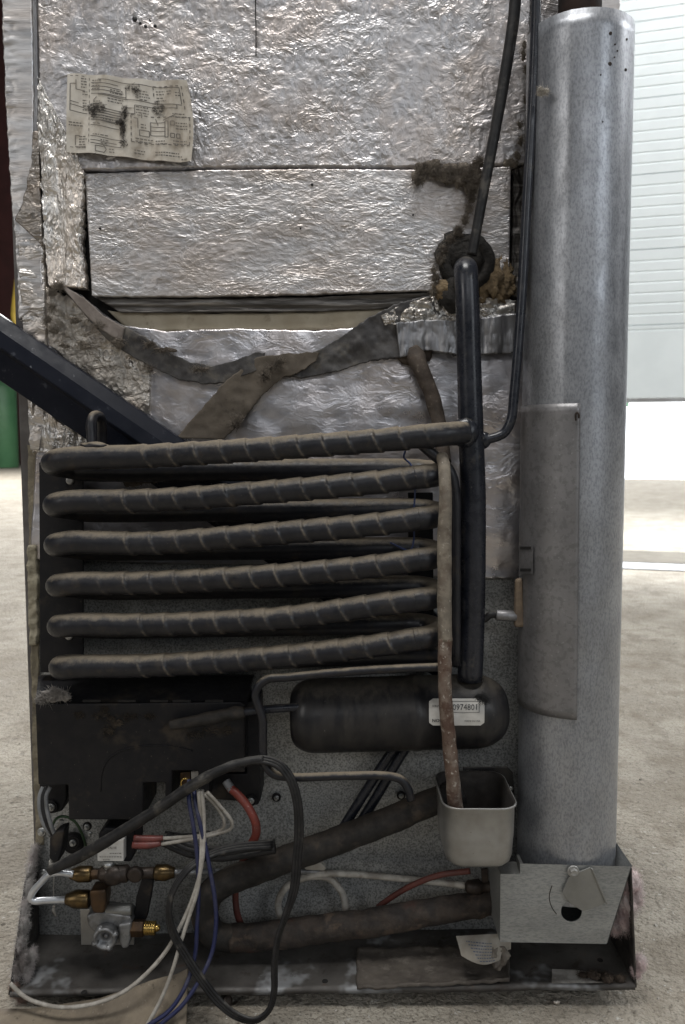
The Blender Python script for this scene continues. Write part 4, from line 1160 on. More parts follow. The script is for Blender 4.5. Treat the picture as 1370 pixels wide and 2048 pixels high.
mb.lump(P(228, 1750, yg), 26 * k, 20 * k, 20 * k, 3, .15); part('valve_body', mb, m_dark_metal, parent=gv)
mb = MB(); a = P(258, 1747, yg); mb.lathe(a, P(312, 1745, yg) - a, [(0, 11 * k), (.030, 11 * k), (.031, 9 * k)], 20)
mb.lathe(P(272, 1746, yg - .006), (0, -1, 0), [(0, 15 * k), (.006, 15 * k), (.007, 13 * k), (.0072, 8 * k)], 20); part('valve_outlet', mb, m_dark_metal, parent=gv)
nutx(141, 184, 1748, 16, m_brass, 'brass_nut', gv, taper=-1); nutx(182, 202, 1748, 11, m_brass_dark, 'brass_collar', gv)
nutx(310, 350, 1745, 16, m_brass, 'brass_nut', gv, taper=1)
nutx(132, 180, 1798, 18, m_brass, 'brass_nut', gv, y=yg - .006, taper=-1)
mb = MB(); mb.slab([(178, 1783), (211, 1781), (212, 1806), (208, 1828), (186, 1828), (180, 1812)], yg - .018, .024); part('brass_elbow', mb, m_brass_dark, parent=gv, bevel=.003, segs=3)
nutx(262, 290, 1856, 17, m_brass_dark, 'brass_collar', gv, y=yg - .004)
nutx(289, 312, 1856, 14, m_brass_new, 'flare_thread', gv, y=yg - .004, ridges=5)
nutx(311, 320, 1856, 7, m_brass_new, 'flare_tip', gv, y=yg - .004, taper=1)
pw([(148, 1748), (118, 1745), (100, 1748), (84, 1763), (66, 1784), (62, 1796), (70, 1802), (90, 1801), (142, 1799)], yg - .004, .0042, 'alu_pipe', m_alu, seg=16, sub=8)
mb = MB(); mb.tube([P(108, 1752, -.01), P(107, 1790, -.012), P(109, 1815, -.014)], .0006, 6); mb.tube([P(108, 1812, -.014), P(107, 1822, -.014), P(112, 1833, -.015)], [.0018, .0024, .0012], 8, wob=.3)
part('frayed_string', mb, m_wire_white)

# ------------------------------------------------------------------ drip cup (hangs on the hose end: a thing of its own)
zc = P(960, 1616, -0.138).z; 
def cuppt(t, s_, z):
    pass
xl, xr = P(886, 1612, -.138).x, P(1040, 1612, -.138).x
yfc, ybc = -0.140, -0.036
ct = P(962, 1740, -.138)
cup = thing('drip_cup', ((xl + xr) / 2, (yfc + ybc) / 2, ct.z), 'dull aluminium drip cup catching the rusty hose beside the flue', 'cup')


def rrect(x0, x1, y0, y1, r, n=7):
    out = []
    for (cx, cy, a0) in ((x1 - r, y1 - r, 0), (x0 + r, y1 - r, 90), (x0 + r, y0 + r, 180), (x1 - r, y0 + r, 270)):
        for i in range(n + 1):
            a = math.radians(a0 + 90 * i / n); out.append((cx + math.cos(a) * r, cy + math.sin(a) * r))
    return out


mb = MB(); zt_, zb_ = zc, ct.z
levels = []
H = zt_ - zb_
def lev(z, ins, r): return [(x, y, z) for x, y in rrect(xl + ins, xr - ins, yfc + ins * .6, ybc - ins, r)]
outer = [lev(zb_, .017, .012), lev(zb_ + .0012, .011, .015), lev(zb_ + .005, .0064, .018), lev(zb_ + .012, .0042, .019), lev(zb_ + H * .55, .0024, .020), lev(zt_ - .004, .0022, .020), lev(zt_ - .002, .0002, .020), lev(zt_, .0002, .020), lev(zt_ + .0004, .0014, .020)]
inner = [lev(zt_ - .003, .0036, .0185), lev(zb_ + H * .55, .0065, .0185), lev(zb_ + .012, .0095, .018), lev(zb_ + .004, .018, .014)]
al = outer + inner; m_ = len(al[0]); vs = [p for l in al for p in l]; fs = []
for i in range(len(al) - 1):
    for k_ in range(m_):
        k2 = (k_ + 1) % m_; fs.append((i * m_ + k_, i * m_ + k2, (i + 1) * m_ + k2, (i + 1) * m_ + k_))
fs.append(list(range(m_))[::-1]); fs.append([(len(al) - 1) * m_ + k_ for k_ in range(m_)])
mb.add(vs, fs, 0, True)
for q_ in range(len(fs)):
    if q_ >= 8 * m_ and q_ != len(fs) - 2: mb.m[q_] = 1  # inner faces take a much darker colour than the outside
mb.build('vessel', [m_cup, surf('dark cup inside', (0.020, 0.017, 0.015), (0.045, 0.038, 0.032), 40, rough=(.7, .9), bump=.3)], cup)
mb = MB(); q = P(1010, 1532, ybc + .002)
mb.slab([(926, 1535), (1015, 1534), (1026, 1545), (1032, 1620), (1030, 1650), (928, 1650)], ybc + .0035, .003); mb.build('back_plate', m_tank, cup, bevel=.0008)
mb = MB(); mb.lathe(P(1022, 1577, ybc + .0025), (0, -1, 0), [(0, .003), (.001, .0028), (.0015, .0015)], 12); mb.build('rivet', m_screw, cup)

# ------------------------------------------------------------------ flue
yfl = -0.056
rf = mpp(900, yfl) * 99
c_top = P(1160, 70, yfl); c_bot = P(1130, 1760, yfl)
axf = c_top - c_bot; Lf = axf.length
mb = MB()
seg = 72; vs = []; fs = []
u = Vector((1, 0, 0)); axn_f = axf.normalized(); u = (u - axn_f * u.dot(axn_f)).normalized(); w = axn_f.cross(u)
NL = 60
for i in range(NL + 1):
    for k_ in range(seg):
        a = 2 * math.pi * k_ / seg
        dent = 0.0006 * float(fbm(a * 1.5, i * .12, 3, 5)) + 0.0009 * math.exp(-((a - 4.25) / .05) ** 2)
        vs.append(c_bot + axf * (i / NL) + (u * math.cos(a) + w * math.sin(a)) * (rf + dent))
for i in range(NL):
    for k_ in range(seg):
        k2 = (k_ + 1) % seg; fs.append((i * seg + k_, i * seg + k2, (i + 1) * seg + k2, (i + 1) * seg + k_))
b = len(vs)
for k_ in range(seg):                      # wall thickness at the top, open mouth
    a = 2 * math.pi * k_ / seg; vs.append(c_top + (u * math.cos(a) + w * math.sin(a)) * (rf - .0022))
for k_ in range(seg):
    a = 2 * math.pi * k_ / seg; vs.append(c_top - axf * .08 + (u * math.cos(a) + w * math.sin(a)) * (rf - .0022))
for k_ in range(seg):
    k2 = (k_ + 1) % seg
    fs.append((NL * seg + k_, NL * seg + k2, b + k2, b + k_)); fs.append((b + k_, b + k2, b + seg + k2, b + seg + k_))
mb.add(vs, fs, 0, True)
flue = part('flue_tube', mb, m_galv_tube)
# small holes / rivets in the upper flue
mb = MB()
def onflue(px, py, off=.0004):
    d = ray(px, py).normalized(); o = CAM - c_bot
    dp = d - axn_f * d.dot(axn_f); op = o - axn_f * o.dot(axn_f)
    A = dp.dot(dp); B_ = 2 * dp.dot(op); C2 = op.dot(op) - (rf + off) ** 2
    return CAM + d * ((-B_ - math.sqrt(max(B_ * B_ - 4 * A * C2, 0))) / (2 * A))
for (x, y, r) in ((1222, 66, 4.5), (1255, 78, 3), (1231, 88, 2.2), (1236, 101, 2.2), (1230, 114, 2), (1221, 127, 5), (1253, 139, 4), (1202, 149, 2), (1206, 243, 1.6)):
    c_ = onflue(x, y, .0012); nn = (c_ - c_bot); nn = (nn - axn_f * nn.dot(axn_f)).normalized()
    kk = mpp(y, -.1) * r * .7
    mb.lathe(c_ - nn * .0012, nn, [(0, kk * 1.15), (.0008, kk * 1.1), (.0011, kk * .8), (.0004, kk * .55)], 14)
part('flue_holes', mb, m_dark_metal, parent=flue, kind='stuff')
# dark inner pipe rising out of the flue
mb = MB(); mb.lathe(P(1158, 120, yfl + .008), axf, [(0, .024), (.16, .024)], 32); part('burner_pipe', mb, surf('sooty pipe', (.02, .016, .015), (.06, .035, .028), 30, rough=(.6, .8), bump=.3))
# wrap-around access cover with a lipped edge
mb = MB()
pxl = lambda y: 1046 - (y - 800) * .022
vs = []; n_u, n_v = 30, 40
for j in range(n_v + 1):
    py0 = 806 + (1440 - 806) * j / n_v
    for i in range(n_u + 1):
        t = i / n_u
        x_r = 1161 - (py0 - 806) * 0.0115
        # angle range: start far left round the back, end at x_r
        er = onflue(x_r, py0, .0022); d_ = er - c_bot; hh = d_.dot(axn_f); d_ = d_ - axn_f * hh
        a1 = math.atan2(d_.dot(w), d_.dot(u)); a0 = a1 - 2.15
        a = a0 + (a1 - a0) * t
        vs.append(c_bot + axn_f * hh + (u * math.cos(a) + w * math.sin(a)) * (rf + .0020 + (.0006 if i >= n_u - 1 else 0)))
fs = [(j * (n_u + 1) + i, (j + 1) * (n_u + 1) + i, (j + 1) * (n_u + 1) + i + 1, j * (n_u + 1) + i + 1) for j in range(n_v) for i in range(n_u)]
mb.add(vs, fs, 0, True)
o = part('access_cover', mb, m_galv_cover, parent=flue)
sol = o.modifiers.new('thickness', 'SOLIDIFY'); sol.thickness = .0011; sol.offset = -1
mb = MB()
mb.tube([onflue(1152, 841, .005), onflue(1151.5, 829, .006), onflue(1154, 825, .006), onflue(1157.5, 829, .006), onflue(1157.5, 836, .005)], .0011, 8); part('cover_tab', mb, m_dark_metal, parent=flue)
mb = MB()
def flue_patch(mb, x0, y0, x1, y1, off, mat): label_surface(mb, x0, y0, x1, y1, lambda a, b_: onflue(a, b_, off), 0, 6, 6, mat)
flue_patch(mb, 1038, 1090, 1066, 1148, .005, 0); flue_patch(mb, 1040, 1093, 1062, 1099, .0056, 1); flue_patch(mb, 1040, 1137, 1062, 1143, .0056, 1)
part('clamp', mb, [m_galv_cover, m_black_gap], parent=flue)
# stained fitting and lead at the left of the cover
mb = MB(); mb.slab([(1032, 1160), (1046, 1156), (1047, 1210), (1052, 1255), (1030, 1256), (1030, 1225)], -.070, .010); part('heater_tab', mb, surf('tan stained tab', (.20, .15, .10), (.12, .09, .065), 60, rough=(.7, .85), bump=.3), bevel=.003)
mb = MB(); a = P(991, 1230, -.064); mb.lathe(a, P(1034, 1233, -.064) - a, [(0, .0055), (.001, .0065), (.024, .0065), (.025, .0055)], 20); part('heater_end', mb, m_galv_cover)
pw([(955, 1240), (970, 1238), (980, 1230), (996, 1229)], -.064, .0042, 'heater_lead', m_rubber)
lint('lint_tuft', [(1086, 186, 7, 1.6), (1080, 182, 5, 1)], surf('pale fluff', (.5, .46, .40), (.42, .38, .33), 90, rough=(.95, 1), bump=1, bsc=300, bd=.002), 40, .008, -.105)

# ------------------------------------------------------------------ burner box
yb = -0.118
front = [(1001, 1748), (1040, 1748), (1040, 1727), (1262, 1733), (1213, 1888), (1000, 1884)]
# front sheet with a real round hole: build ring fan between the hole and the outline
mb = MB()
hc = (1143, 1823); hr = 21
N = 48; hole = [(hc[0] + math.cos(2 * math.pi * i / N) * hr, hc[1] + math.sin(2 * math.pi * i / N) * hr * .97) for i in range(N)]
def edge_hit(a):
    dx, dy = math.cos(a), math.sin(a); best = None
    for i in range(len(front)):
        (x0_, y0_), (x1_, y1_) = front[i], front[(i + 1) % len(front)]
        ex, ey = x1_ - x0_, y1_ - y0_; den = dx * ey - dy * ex
        if abs(den) < 1e-9: continue
        t = ((x0_ - hc[0]) * ey - (y0_ - hc[1]) * ex) / den; s_ = ((x0_ - hc[0]) * dy - (y0_ - hc[1]) * dx) / den
        if t > 0 and -1e-6 <= s_ <= 1 + 1e-6 and (best is None or t < best): best = t
    return (hc[0] + dx * best, hc[1] + dy * best)
angs = sorted(set([2 * math.pi * i / N for i in range(N)] + [math.atan2(y - hc[1], x - hc[0]) % (2 * math.pi) for x, y in front]))
inn = [P(hc[0] + math.cos(a) * hr, hc[1] + math.sin(a) * hr, yb) for a in angs]; out_ = [P(*edge_hit(a), yb) for a in angs]
n = len(angs); back_i = [q + Vector((0, .0016, 0)) for q in inn]; 
mb.add(inn + out_ + back_i, [(i, n + i, n + (i + 1) % n, (i + 1) % n) for i in range(n)] + [(i, (i + 1) % n, 2 * n + (i + 1) % n, 2 * n + i) for i in range(n)], 0, False)
# side, bottom, right and back walls
dv = Vector((0, .108, 0))
def wall(a, b_, ia=(0, 0, 0)):
    A, B_ = P(*a, yb), P(*b_, yb); return [(A), (B_), (B_ + dv), (A + dv)]
for a, b_ in (((1000, 1884), (1001, 1748)), ((1213, 1888), (1000, 1884)), ((1262, 1733), (1213, 1888))):
    q = wall(a, b_); mb.add(q + [p + Vector((.0012, .0, .0012)) for p in q], [(0, 1, 2, 3), (7, 6, 5, 4)], 0, False)
bbox = part('burner_box', mb, m_galv_box)
mb = MB(); q = [P(1001, 1748, yb), P(1040, 1748, yb), P(1040, 1748, yb) + Vector((0, .02, .004)), P(1001, 1748, yb) + Vector((0, .02, .004))]
mb.add([tuple(p) for p in q], [(0, 1, 2, 3)], 0, False)
mb.poly3([P(1040, 1727, yb + .001), P(1046, 1727, yb + .001), P(1046, 1748, yb + .001), P(1040, 1748, yb + .001)], (0, .02, 0))
part('notch_flap', mb, m_galv_plate, parent=bbox)
mb = MB(); mb.slab([(1125, 1784), (1138, 1755), (1147, 1749), (1181, 1735), (1198, 1768), (1212, 1804), (1208, 1808), (1166, 1823), (1141, 1807), (1128, 1790)], yb - .0040, .0022)
mb.poly3([P(1181, 1735, yb - .0026), P(1184, 1735, yb - .0026), P(1214, 1804, yb - .0026), P(1211, 1806, yb - .0026)], (0, -.0035, 0))
shut = part('shutter_plate', mb, m_galv_plate, parent=bbox, bevel=.0003)
mb = MB(); kk = mpp(1742, yb); o = P(1146, 1742, yb - .0028); mb.lathe(o, (0, -1, 0), [(0, 12 * kk), (.0012, 12 * kk), (.0016, 10 * kk)], 24); mb.lathe(o + Vector((0, -.0015, 0)), (0, -1, 0), [(0, 8.5 * kk), (.003, 8 * kk), (.0036, 6.5 * kk), (.0030, 2 * kk)], 6)
part('screw', mb, m_cup, parent=bbox)
mb = MB(); o = P(1144, 1793, yb - .0027); mb.lathe(o, (0, -1, 0), [(0, 8 * kk), (.001, 7 * kk), (.0014, 5 * kk), (.0006, 2.4 * kk)], 20, 0); mb.lathe(o + Vector((0, -.0005, 0)), (0, -1, 0), [(0, 2.2 * kk), (.0005, 2.0 * kk)], 12, 1)
part('rivet', mb, [m_galv_plate, m_black_gap], parent=bbox)
mb = MB(); mb.tube([P(x, y, yb - .0001) for x, y in ((1104, 1771), (1099, 1788), (1099, 1800), (1104, 1815), (1113, 1828))], .0005, 6); part('scratch', mb, m_dark_metal, parent=bbox)
mb = MB(); a = P(930, 1775, -.05); mb.lathe(a, P(1005, 1772, -.05) - a, [(0, .004), (.003, .008), (.018, .010), (.020, .007), (.034, .007), (.036, .011), (.046, .011), (.048, .006)], 16); part('orifice_fitting', mb, m_dark_metal)
mb = MB(); mb.slab([(963, 1740), (976, 1738), (978, 1790), (966, 1792)], -.052, .004); part('igniter_bracket', mb, m_dark_metal, bevel=.0005)

# ------------------------------------------------------------------ base tray
mb = MB()
fl_, fr_ = P(22, 2006, YT), P(1270, 1973, YT)
fl_.z = ZT + .003; fr_.z = ZT + .003
bl, br = P(80, 1893, 0.0), P(1204, 1893, 0.0)
zfl = ZT + .003
fx0, fx1 = P(20, 1995, YT).x, P(1270, 1978, YT).x
bx0, bx1 = P(80, 1893, .008).x, P(1206, 1893, .008).x
nu, nv = 60, 16; vs = []
for k_ in range(nv + 1):
    t = k_ / nv
    for i in range(nu + 1):
        s_ = i / nu
        x = (fx0 * (1 - s_) + fx1 * s_) * (1 - t) + (bx0 * (1 - s_) + bx1 * s_) * t
        y = YT * (1 - t) + .008 * t
        vs.append((x, y, zfl + (float(fbm(s_ * 14, t * 4, 3, 3)) - .45) * .003 + (.010 * s_ if 1 else 0)))
fs = [(k_ * (nu + 1) + i, k_ * (nu + 1) + i + 1, (k_ + 1) * (nu + 1) + i + 1, (k_ + 1) * (nu + 1) + i) for k_ in range(nv) for i in range(nu)]
b0 = len(vs)
for i in range(nu + 1):
    p = vs[i]; vs.append((p[0], p[1] - .001, p[2] - .0055)); 
for i in range(nu): fs.append((b0 + i, b0 + i + 1, i + 1, i))
for i in range(nu + 1):
    p = vs[i]; vs.append((p[0], p[1] + .012, p[2] - .006))
for i in range(nu): fs.append((b0 + nu + 1 + i, b0 + nu + 2 + i, b0 + i + 1, b0 + i))
mb.add(vs, fs, 0, True)
tray = part('base_tray', mb, m_tray)
trz = lambda x, y: zfl + .010 * (x - fx0) / (fx1 - fx0)
# left and right flanges
mb = MB()
A = Vector((fx0, YT, zfl - .003)); Bk = Vector((bx0 + .001, .006, zfl)); Tk = P(74, 1684, .006); Tf = P(52, 1765, -.040); T2 = P(24, 1968, YT)
mb.poly3([A, T2, Tf, Tk, Bk], (-.0022, 0, 0)); part('side_flange', mb, m_flange, parent=tray, bevel=.0004)
mb = MB()
A = Vector((fx1, YT, zfl + .006)); Bk = Vector((bx1, .006, zfl + .01)); Tk = P(1216, 1668, .006); Tf = P(1260, 1736, YT - .004)
mb.poly3([A, Bk, Tk, Tf], (.0022, 0, 0)); part('side_flange', mb, m_flange, parent=tray, bevel=.0004)
mb = MB(); q = [PZ(a, b_, zfl + .012) for a, b_ in ((1104, 1936), (1150, 1938), (1186, 1943), (1180, 1950), (1196, 1954), (1186, 1961), (1202, 1966), (1214, 1971), (1107, 1974))]  # pool of light on the tray front, painted as a pale patch
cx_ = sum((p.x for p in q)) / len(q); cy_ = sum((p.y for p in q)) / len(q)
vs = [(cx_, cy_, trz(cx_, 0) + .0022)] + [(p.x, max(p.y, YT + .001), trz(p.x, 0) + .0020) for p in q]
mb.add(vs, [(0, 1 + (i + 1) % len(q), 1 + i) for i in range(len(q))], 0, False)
part('lit_patch', mb, surf('lit tray steel', (.50, .48, .45), (.24, .225, .205), 40, rough=(.5, .65), metal=.2, bump=.2, specks=((60, .55, .68, (.2, .17, .14), .6),)), parent=tray)
# holes in the tray
mb = MB()
for (x, y) in ((168, 1981), (650, 1965), (1200, 1930)):
    q = PZ(x, y, zfl + .004); mb.lathe(Vector((q.x, q.y, trz(q.x, 0) + .0006)), (0, 0, 1), [(0, .0036), (.0006, .0034)], 16)
part('tray_hole', mb, m_black_gap, parent=tray, kind='stuff')

# glass wool along the flanges
def wool(name, spots, mat, fib=300, fl=.009, rad=.00009, parent=None):
    mb = MB()
    for (c, rx, ry, rz, sd) in spots:
        mb.lump(c, rx * .55, ry * .7, rz * .62, sd, .6, 4.0, n=14)
        for j in range(int(fib * 9 / len(spots))):
            d = rv().normalized()
            b0 = c + Vector((d.x * rx, d.y * ry, d.z * rz)) * rnd.uniform(.45, .95)
            t = (d * .4 + rv(1.0)).normalized() * fl * rnd.uniform(.3, 1.0)
            fibre(mb, b0, t * .5 + rv(fl * .25), t, rad)
    return part(name, mb, mat, kind='stuff', parent=parent)


wool('glass_wool', [(P(1252, 1795, -.088), .017, .020, .030, 3), (P(1262, 1765, -.09), .013, .014, .020, 4), (P(1246, 1838, -.085), .014, .014, .022, 8), (P(1228, 1848, -.080), .010, .014, .014, 5), (P(1270, 1790, -.085), .010, .012, .018, 9)], m_wool_pink, 1100, .008)
wool('glass_wool', [(P(1281, 1925, -.098), .007, .010, .012, 6), (P(1272, 1944, -.10), .005, .008, .007, 7)], m_wool_pink, 300, .006)
wl = []
for (x, y, yy, s_) in ((70, 1708, -.01, 8), (64, 1740, -.024, 9), (60, 1775, -.038, 9), (52, 1815, -.055, 9), (50, 1850, -.068, 10), (44, 1890, -.080, 11), (52, 1925, -.086, 11), (36, 1940, -.092, 9), (58, 1945, -.084, 9), (66, 1915, -.076, 8)):
    wl.append((P(x - 2, y, yy), s_ * .0005, .013, s_ * .0016, int(x + y)))
wool('glass_wool', wl, m_wool, 1000, .009)
wool('glass_wool', [(P(36, 1985, -.098), .010, .008, .007, 41), (P(28, 1975, -.100), .006, .006, .010, 42), (P(46, 1996, -.096), .008, .008, .005, 43)], surf('rusty wool', (.42, .30, .26), (.25, .17, .12), 60, rough=(.95, 1), bump=1, bsc=240, bd=.003), 260, .006)
wool('rust_crumbs', [(P(1188, 1950, -.096), .016, .010, .006, 51), (P(1215, 1955, -.098), .012, .010, .008, 52), (P(1240, 1958, -.100), .010, .006, .007, 53), (P(1165, 1950, -.094), .008, .006, .003, 54)], surf('rusty debris', (.10, .075, .055), (.045, .032, .025), 100, rough=(.9, 1), bump=1, bsc=300, bd=.003), 120, .005)

# ------------------------------------------------------------------ cords and wires
def wire(name, pl, mat, r, y=-.11, **k):
    return pw(pl, y, r, name, mat, seg=k.pop('seg', 10), sub=7, **k)


mb = MB(); mb.tube([P(a, b_, c) for a, b_, c in ((100, 1741, -.086), (150, 1718, -.093), (200, 1690, -.101), (300, 1628, -.109), (390, 1568, -.113), (440, 1541, -.113), (490, 1524, -.112), (528, 1519, -.113))], [.0058, .0068, .0068, .0066, .0064, .0058, .0052, .0046], 14, sub=8, wob=.06, rings=.004)
part('cord_sheath', mb, m_rubber)


# ribbed flat cord: three cores side by side
def cord(pl, w, name='power_cord', mat=m_rubber, label=None):
    pts = [P(q[0], q[1], q[2]) for q in pl]
    mb = MB(); off = w
    # offset direction: in the picture plane, perpendicular to the run, swinging round in depth
    n = len(pts); 
    for j in (-1, 0, 1):
        pp = []
        for i in range(n):
            t = (pts[min(i + 1, n - 1)] - pts[max(i - 1, 0)]).normalized()
            side = t.cross(Vector((0, 1, 0)))
            if side.length < 1e-4: side = Vector((1, 0, 0))
            side.normalize()
            tw = pl[i][3] if len(pl[i]) > 3 else 0.0
            side = side * math.cos(tw) + Vector((0, 1, 0)) * math.sin(tw)
            pp.append(pts[i] + side * off * j)
        mb.tube(pp, w * .72, 10, sub=8)
    return part(name, mb, mat, label)


cord([(480, 1527, -.112, 1.2), (505, 1521, -.112, 1.1), (530, 1520, -.114, .8), (558, 1530, -.116, .6), (580, 1556, -.118, .3), (594, 1600, -.120, 0), (598, 1660, -.122, 0), (594, 1720, -.124, .1), (588, 1780, -.126, .3), (572, 1830, -.130, .8), (556, 1875, -.134, 1.1), (549, 1930, -.138, 1.1), (548, 1985, -.142, 1.1), (538, 2020, -.146, .9), (512, 2040, -.148, .5), (478, 2034, -.146, .2), (440, 2006, -.142, 0), (400, 1955, -.138, 0), (368, 1905, -.134, 0), (345, 1862, -.132, .3), (338, 1820, -.130, .9), (346, 1782, -.126, 1.1), (376, 1738, -.118, 1.1), (424, 1708, -.104, 1.1), (480, 1694, -.09, .9), (545, 1690, -.080, .9)], .0032, label='black ribbed power cord looping down over the tray')
cord([(330, 1678, -.060, .5), (380, 1700, -.062, .5), (440, 1708, -.066, .5), (500, 1700, -.07, .6), (550, 1692, -.075, .8)], .0052, label='black cord sheath lying behind the wires')
wire('wire', [(404, 1580), (408, 1640), (406, 1710, -.118), (398, 1755, -.120), (384, 1800, -.122), (362, 1850, -.124), (330, 1905, -.126), (290, 1950, -.132), (245, 1985, -.138), (190, 2007, -.140), (130, 2015, -.140), (85, 2008, -.134), (50, 1994, -.126), (20, 1967, -.124)], m_wire_white, .0024, label='white wire sweeping to the left corner')
wire('wire', [(397, 1580), (402, 1650), (402, 1720, -.118), (395, 1780, -.122), (376, 1840, -.126), (360, 1890, -.130), (345, 1940, -.134), (325, 1992, -.142), (300, 2040, -.150), (270, 2090, -.158)], m_wire_white, .0023, label='white wire dropping off the front')
wire('wire', [(378, 1560, -.09), (378, 1600, -.108), (388, 1660, -.114), (395, 1720, -.116), (397, 1790, -.118), (394, 1850, -.120), (390, 1910, -.124), (372, 1970, -.136), (340, 2020, -.146), (295, 2052, -.154), (250, 2085, -.160)], m_wire_blue, .0025, label='dark blue wire, nearer the knob')
wire('wire', [(386, 1560, -.09), (392, 1610, -.108), (408, 1680, -.114), (420, 1740, -.117), (430, 1800, -.120), (432, 1850, -.122), (424, 1905, -.126), (402, 1955, -.136), (365, 2010, -.146), (320, 2050, -.154), (280, 2090, -.160)], m_wire_blue, .0025, label='dark blue wire, bowed to the right')
wire('wire', [(408, 1588, -.09), (432, 1612, -.085), (448, 1640, -.08), (446, 1656, -.078), (420, 1668, -.075), (370, 1674, -.072), (322, 1677, -.07)], m_wire_white, .0022, label='short white wire to the valve')
wire('wire', [(414, 1584, -.09), (440, 1612, -.086), (464, 1645, -.082), (460, 1658, -.08), (430, 1668, -.078), (400, 1675, -.076), (350, 1684, -.074), (318, 1689, -.072)], m_wire_white, .0022, label='short white wire to the valve')
wire('wire', [(330, 1664, -.05), (370, 1668, -.05), (420, 1665, -.05)], m_rubber, .0015)
mb = MB(); a = P(322, 1677, -.071); mb.tube([P(326, 1676, -.071), P(300, 1678, -.072), P(268, 1676, -.072)], [.0030, .0044, .0038], 12); mb.tube([P(322, 1687, -.073), P(296, 1690, -.075), P(265, 1690, -.075)], [.0030, .0046, .0040], 12)
part('wire_terminal', mb, surf('red terminal sleeve', (.20, .055, .045), (.13, .04, .035), 60, rough=(.35, .5), bump=.05))
wire('wire', [(452, 1562, -.06), (464, 1580, -.066)], m_wire_grey, .0052, label='grey boot of the red wire')
wire('wire', [(460, 1575, -.064), (476, 1590, -.070), (496, 1614, -.076), (511, 1645, -.078), (512, 1668, -.074), (503, 1688, -.066)], m_wire_red, .0052, seg=14, label='thick red ignition wire')
wire('wire', [(503, 1686, -.066), (490, 1712, -.05), (477, 1745, -.03), (471, 1790, -.022), (474, 1825, -.022), (484, 1855, -.022)], m_wire_red_dull, .0042, seg=12, label='dull red wire behind the lagged pipe')
wire('wire', [(940, 1742, -.06), (880, 1750, -.05), (830, 1768, -.04), (790, 1790, -.03), (756, 1814, -.022)], m_wire_red_dull, .0036, seg=12, label='dull red wire below the cup')
wire('gas_pipe', [(346, 1745, -.075), (400, 1744, -.06), (480, 1743, -.025), (560, 1742, -.022), (640, 1744, -.022)], m_zinc, .0040, label='thin pipe from the valve')
wire('wire', [(596, 1758, -.024), (640, 1748, -.024), (700, 1748, -.024), (790, 1756, -.026), (870, 1764, -.034), (935, 1772, -.045)], m_wire_white, .0042, seg=12, label='pale tube running to the burner')
wire('wire', [(562, 1838, -.018), (556, 1810, -.018), (566, 1782, -.019), (590, 1762, -.020), (630, 1752, -.018), (660, 1758, -.014), (682, 1782, -.014), (692, 1818, -.014), (688, 1850, -.016)], m_wire_white, .0046, seg=12, label='pale tube loop under the lagged pipe')
mb = MB(); mb.slab([(600, 1728), (630, 1716), (652, 1736), (648, 1742), (612, 1740)], -.028, .010); part('pale_clip', mb, m_scrap, bevel=.001)
for d_ in (0, 8, 16):
    wire('wire', [(86 + d_ * .9, 1574, -.055), (80 + d_ * .8, 1590, -.06), (79 + d_ * .9, 1615, -.064), (86 + d_ * .9, 1645, -.066), (102 + d_ * .5, 1672, -.062)], m_wire_grey if d_ != 8 else m_rubber, .0026, label=None)
wire('wire', [(103, 1672, -.05), (105, 1652, -.05), (114, 1636, -.05), (130, 1633, -.05), (150, 1644, -.046), (164, 1668, -.04), (173, 1696, -.03)], m_wire_green, .0016, label='green earth wire')
wire('wire', [(124, 1640, -.048), (116, 1662, -.05), (112, 1680, -.05)], m_wire_white, .0030)
mb = MB(); mb.slab([(99, 1676), (112, 1664), (128, 1660), (124, 1700), (117, 1724), (108, 1728), (98, 1716)], -.068, .022); part('plug_connector', mb, m_plastic, bevel=.002)
mb = MB(); mb.slab([(97, 1722), (110, 1728), (104, 1738), (97, 1734)], -.066, .008); part('plug_tip', mb, m_scrap, bevel=.001)
mb = MB(); mb.lathe(P(148, 1684, .0), (0, -1, 0), [(0, .014), (.005, .0135), (.006, .011)], 24); part('rubber_washer', mb, m_plastic)
# thin blue strand hanging inside the coil
wire('wire', [(812, 898, -.075), (808, 915, -.07), (822, 930, -.07), (830, 980, -.07), (826, 1040, -.07), (828, 1075, -.07), (820, 1100, -.072), (780, 1085, -.07)], surf('blue strand', (.05, .08, .22), (.08, .10, .2), 60, rough=(.5, .6), bump=0), .0011)

# ------------------------------------------------------------------ loose things
# black bar slanting in behind the coil
yb1 = -0.034
e0 = P(-160, 590, yb1); e1 = P(905, 1318, yb1)
dirb = (e1 - e0); up = Vector((-dirb.z, 0, dirb.x)).normalized()
if up.z < 0: up = -up
hw = mpp(900, yb1) * 56
mb = MB()
prof = [(1.0, .020), (.98, .012), (.55, .001), (.10, -.002), (.04, -.0015), (-.05, .004), (-.98, .012), (-1.0, .020), (-.96, .028), (.96, .028)]
vs = []
for e_ in (e0, e1):
    for (h_, d_) in prof: vs.append(e_ + up * (h_ * hw) + Vector((0, d_, 0)))
n = len(prof); fs = [(i, n + i, n + (i + 1) % n, (i + 1) % n) for i in range(n)] + [list(range(n)), [n + i for i in range(n)][::-1]]
mb.add(vs, fs, 0, False)
mb.build('black_bar', m_bar, label='blue-black steel bar slanting down from the left behind the coils', cat='metal bar', bevel=.0012)

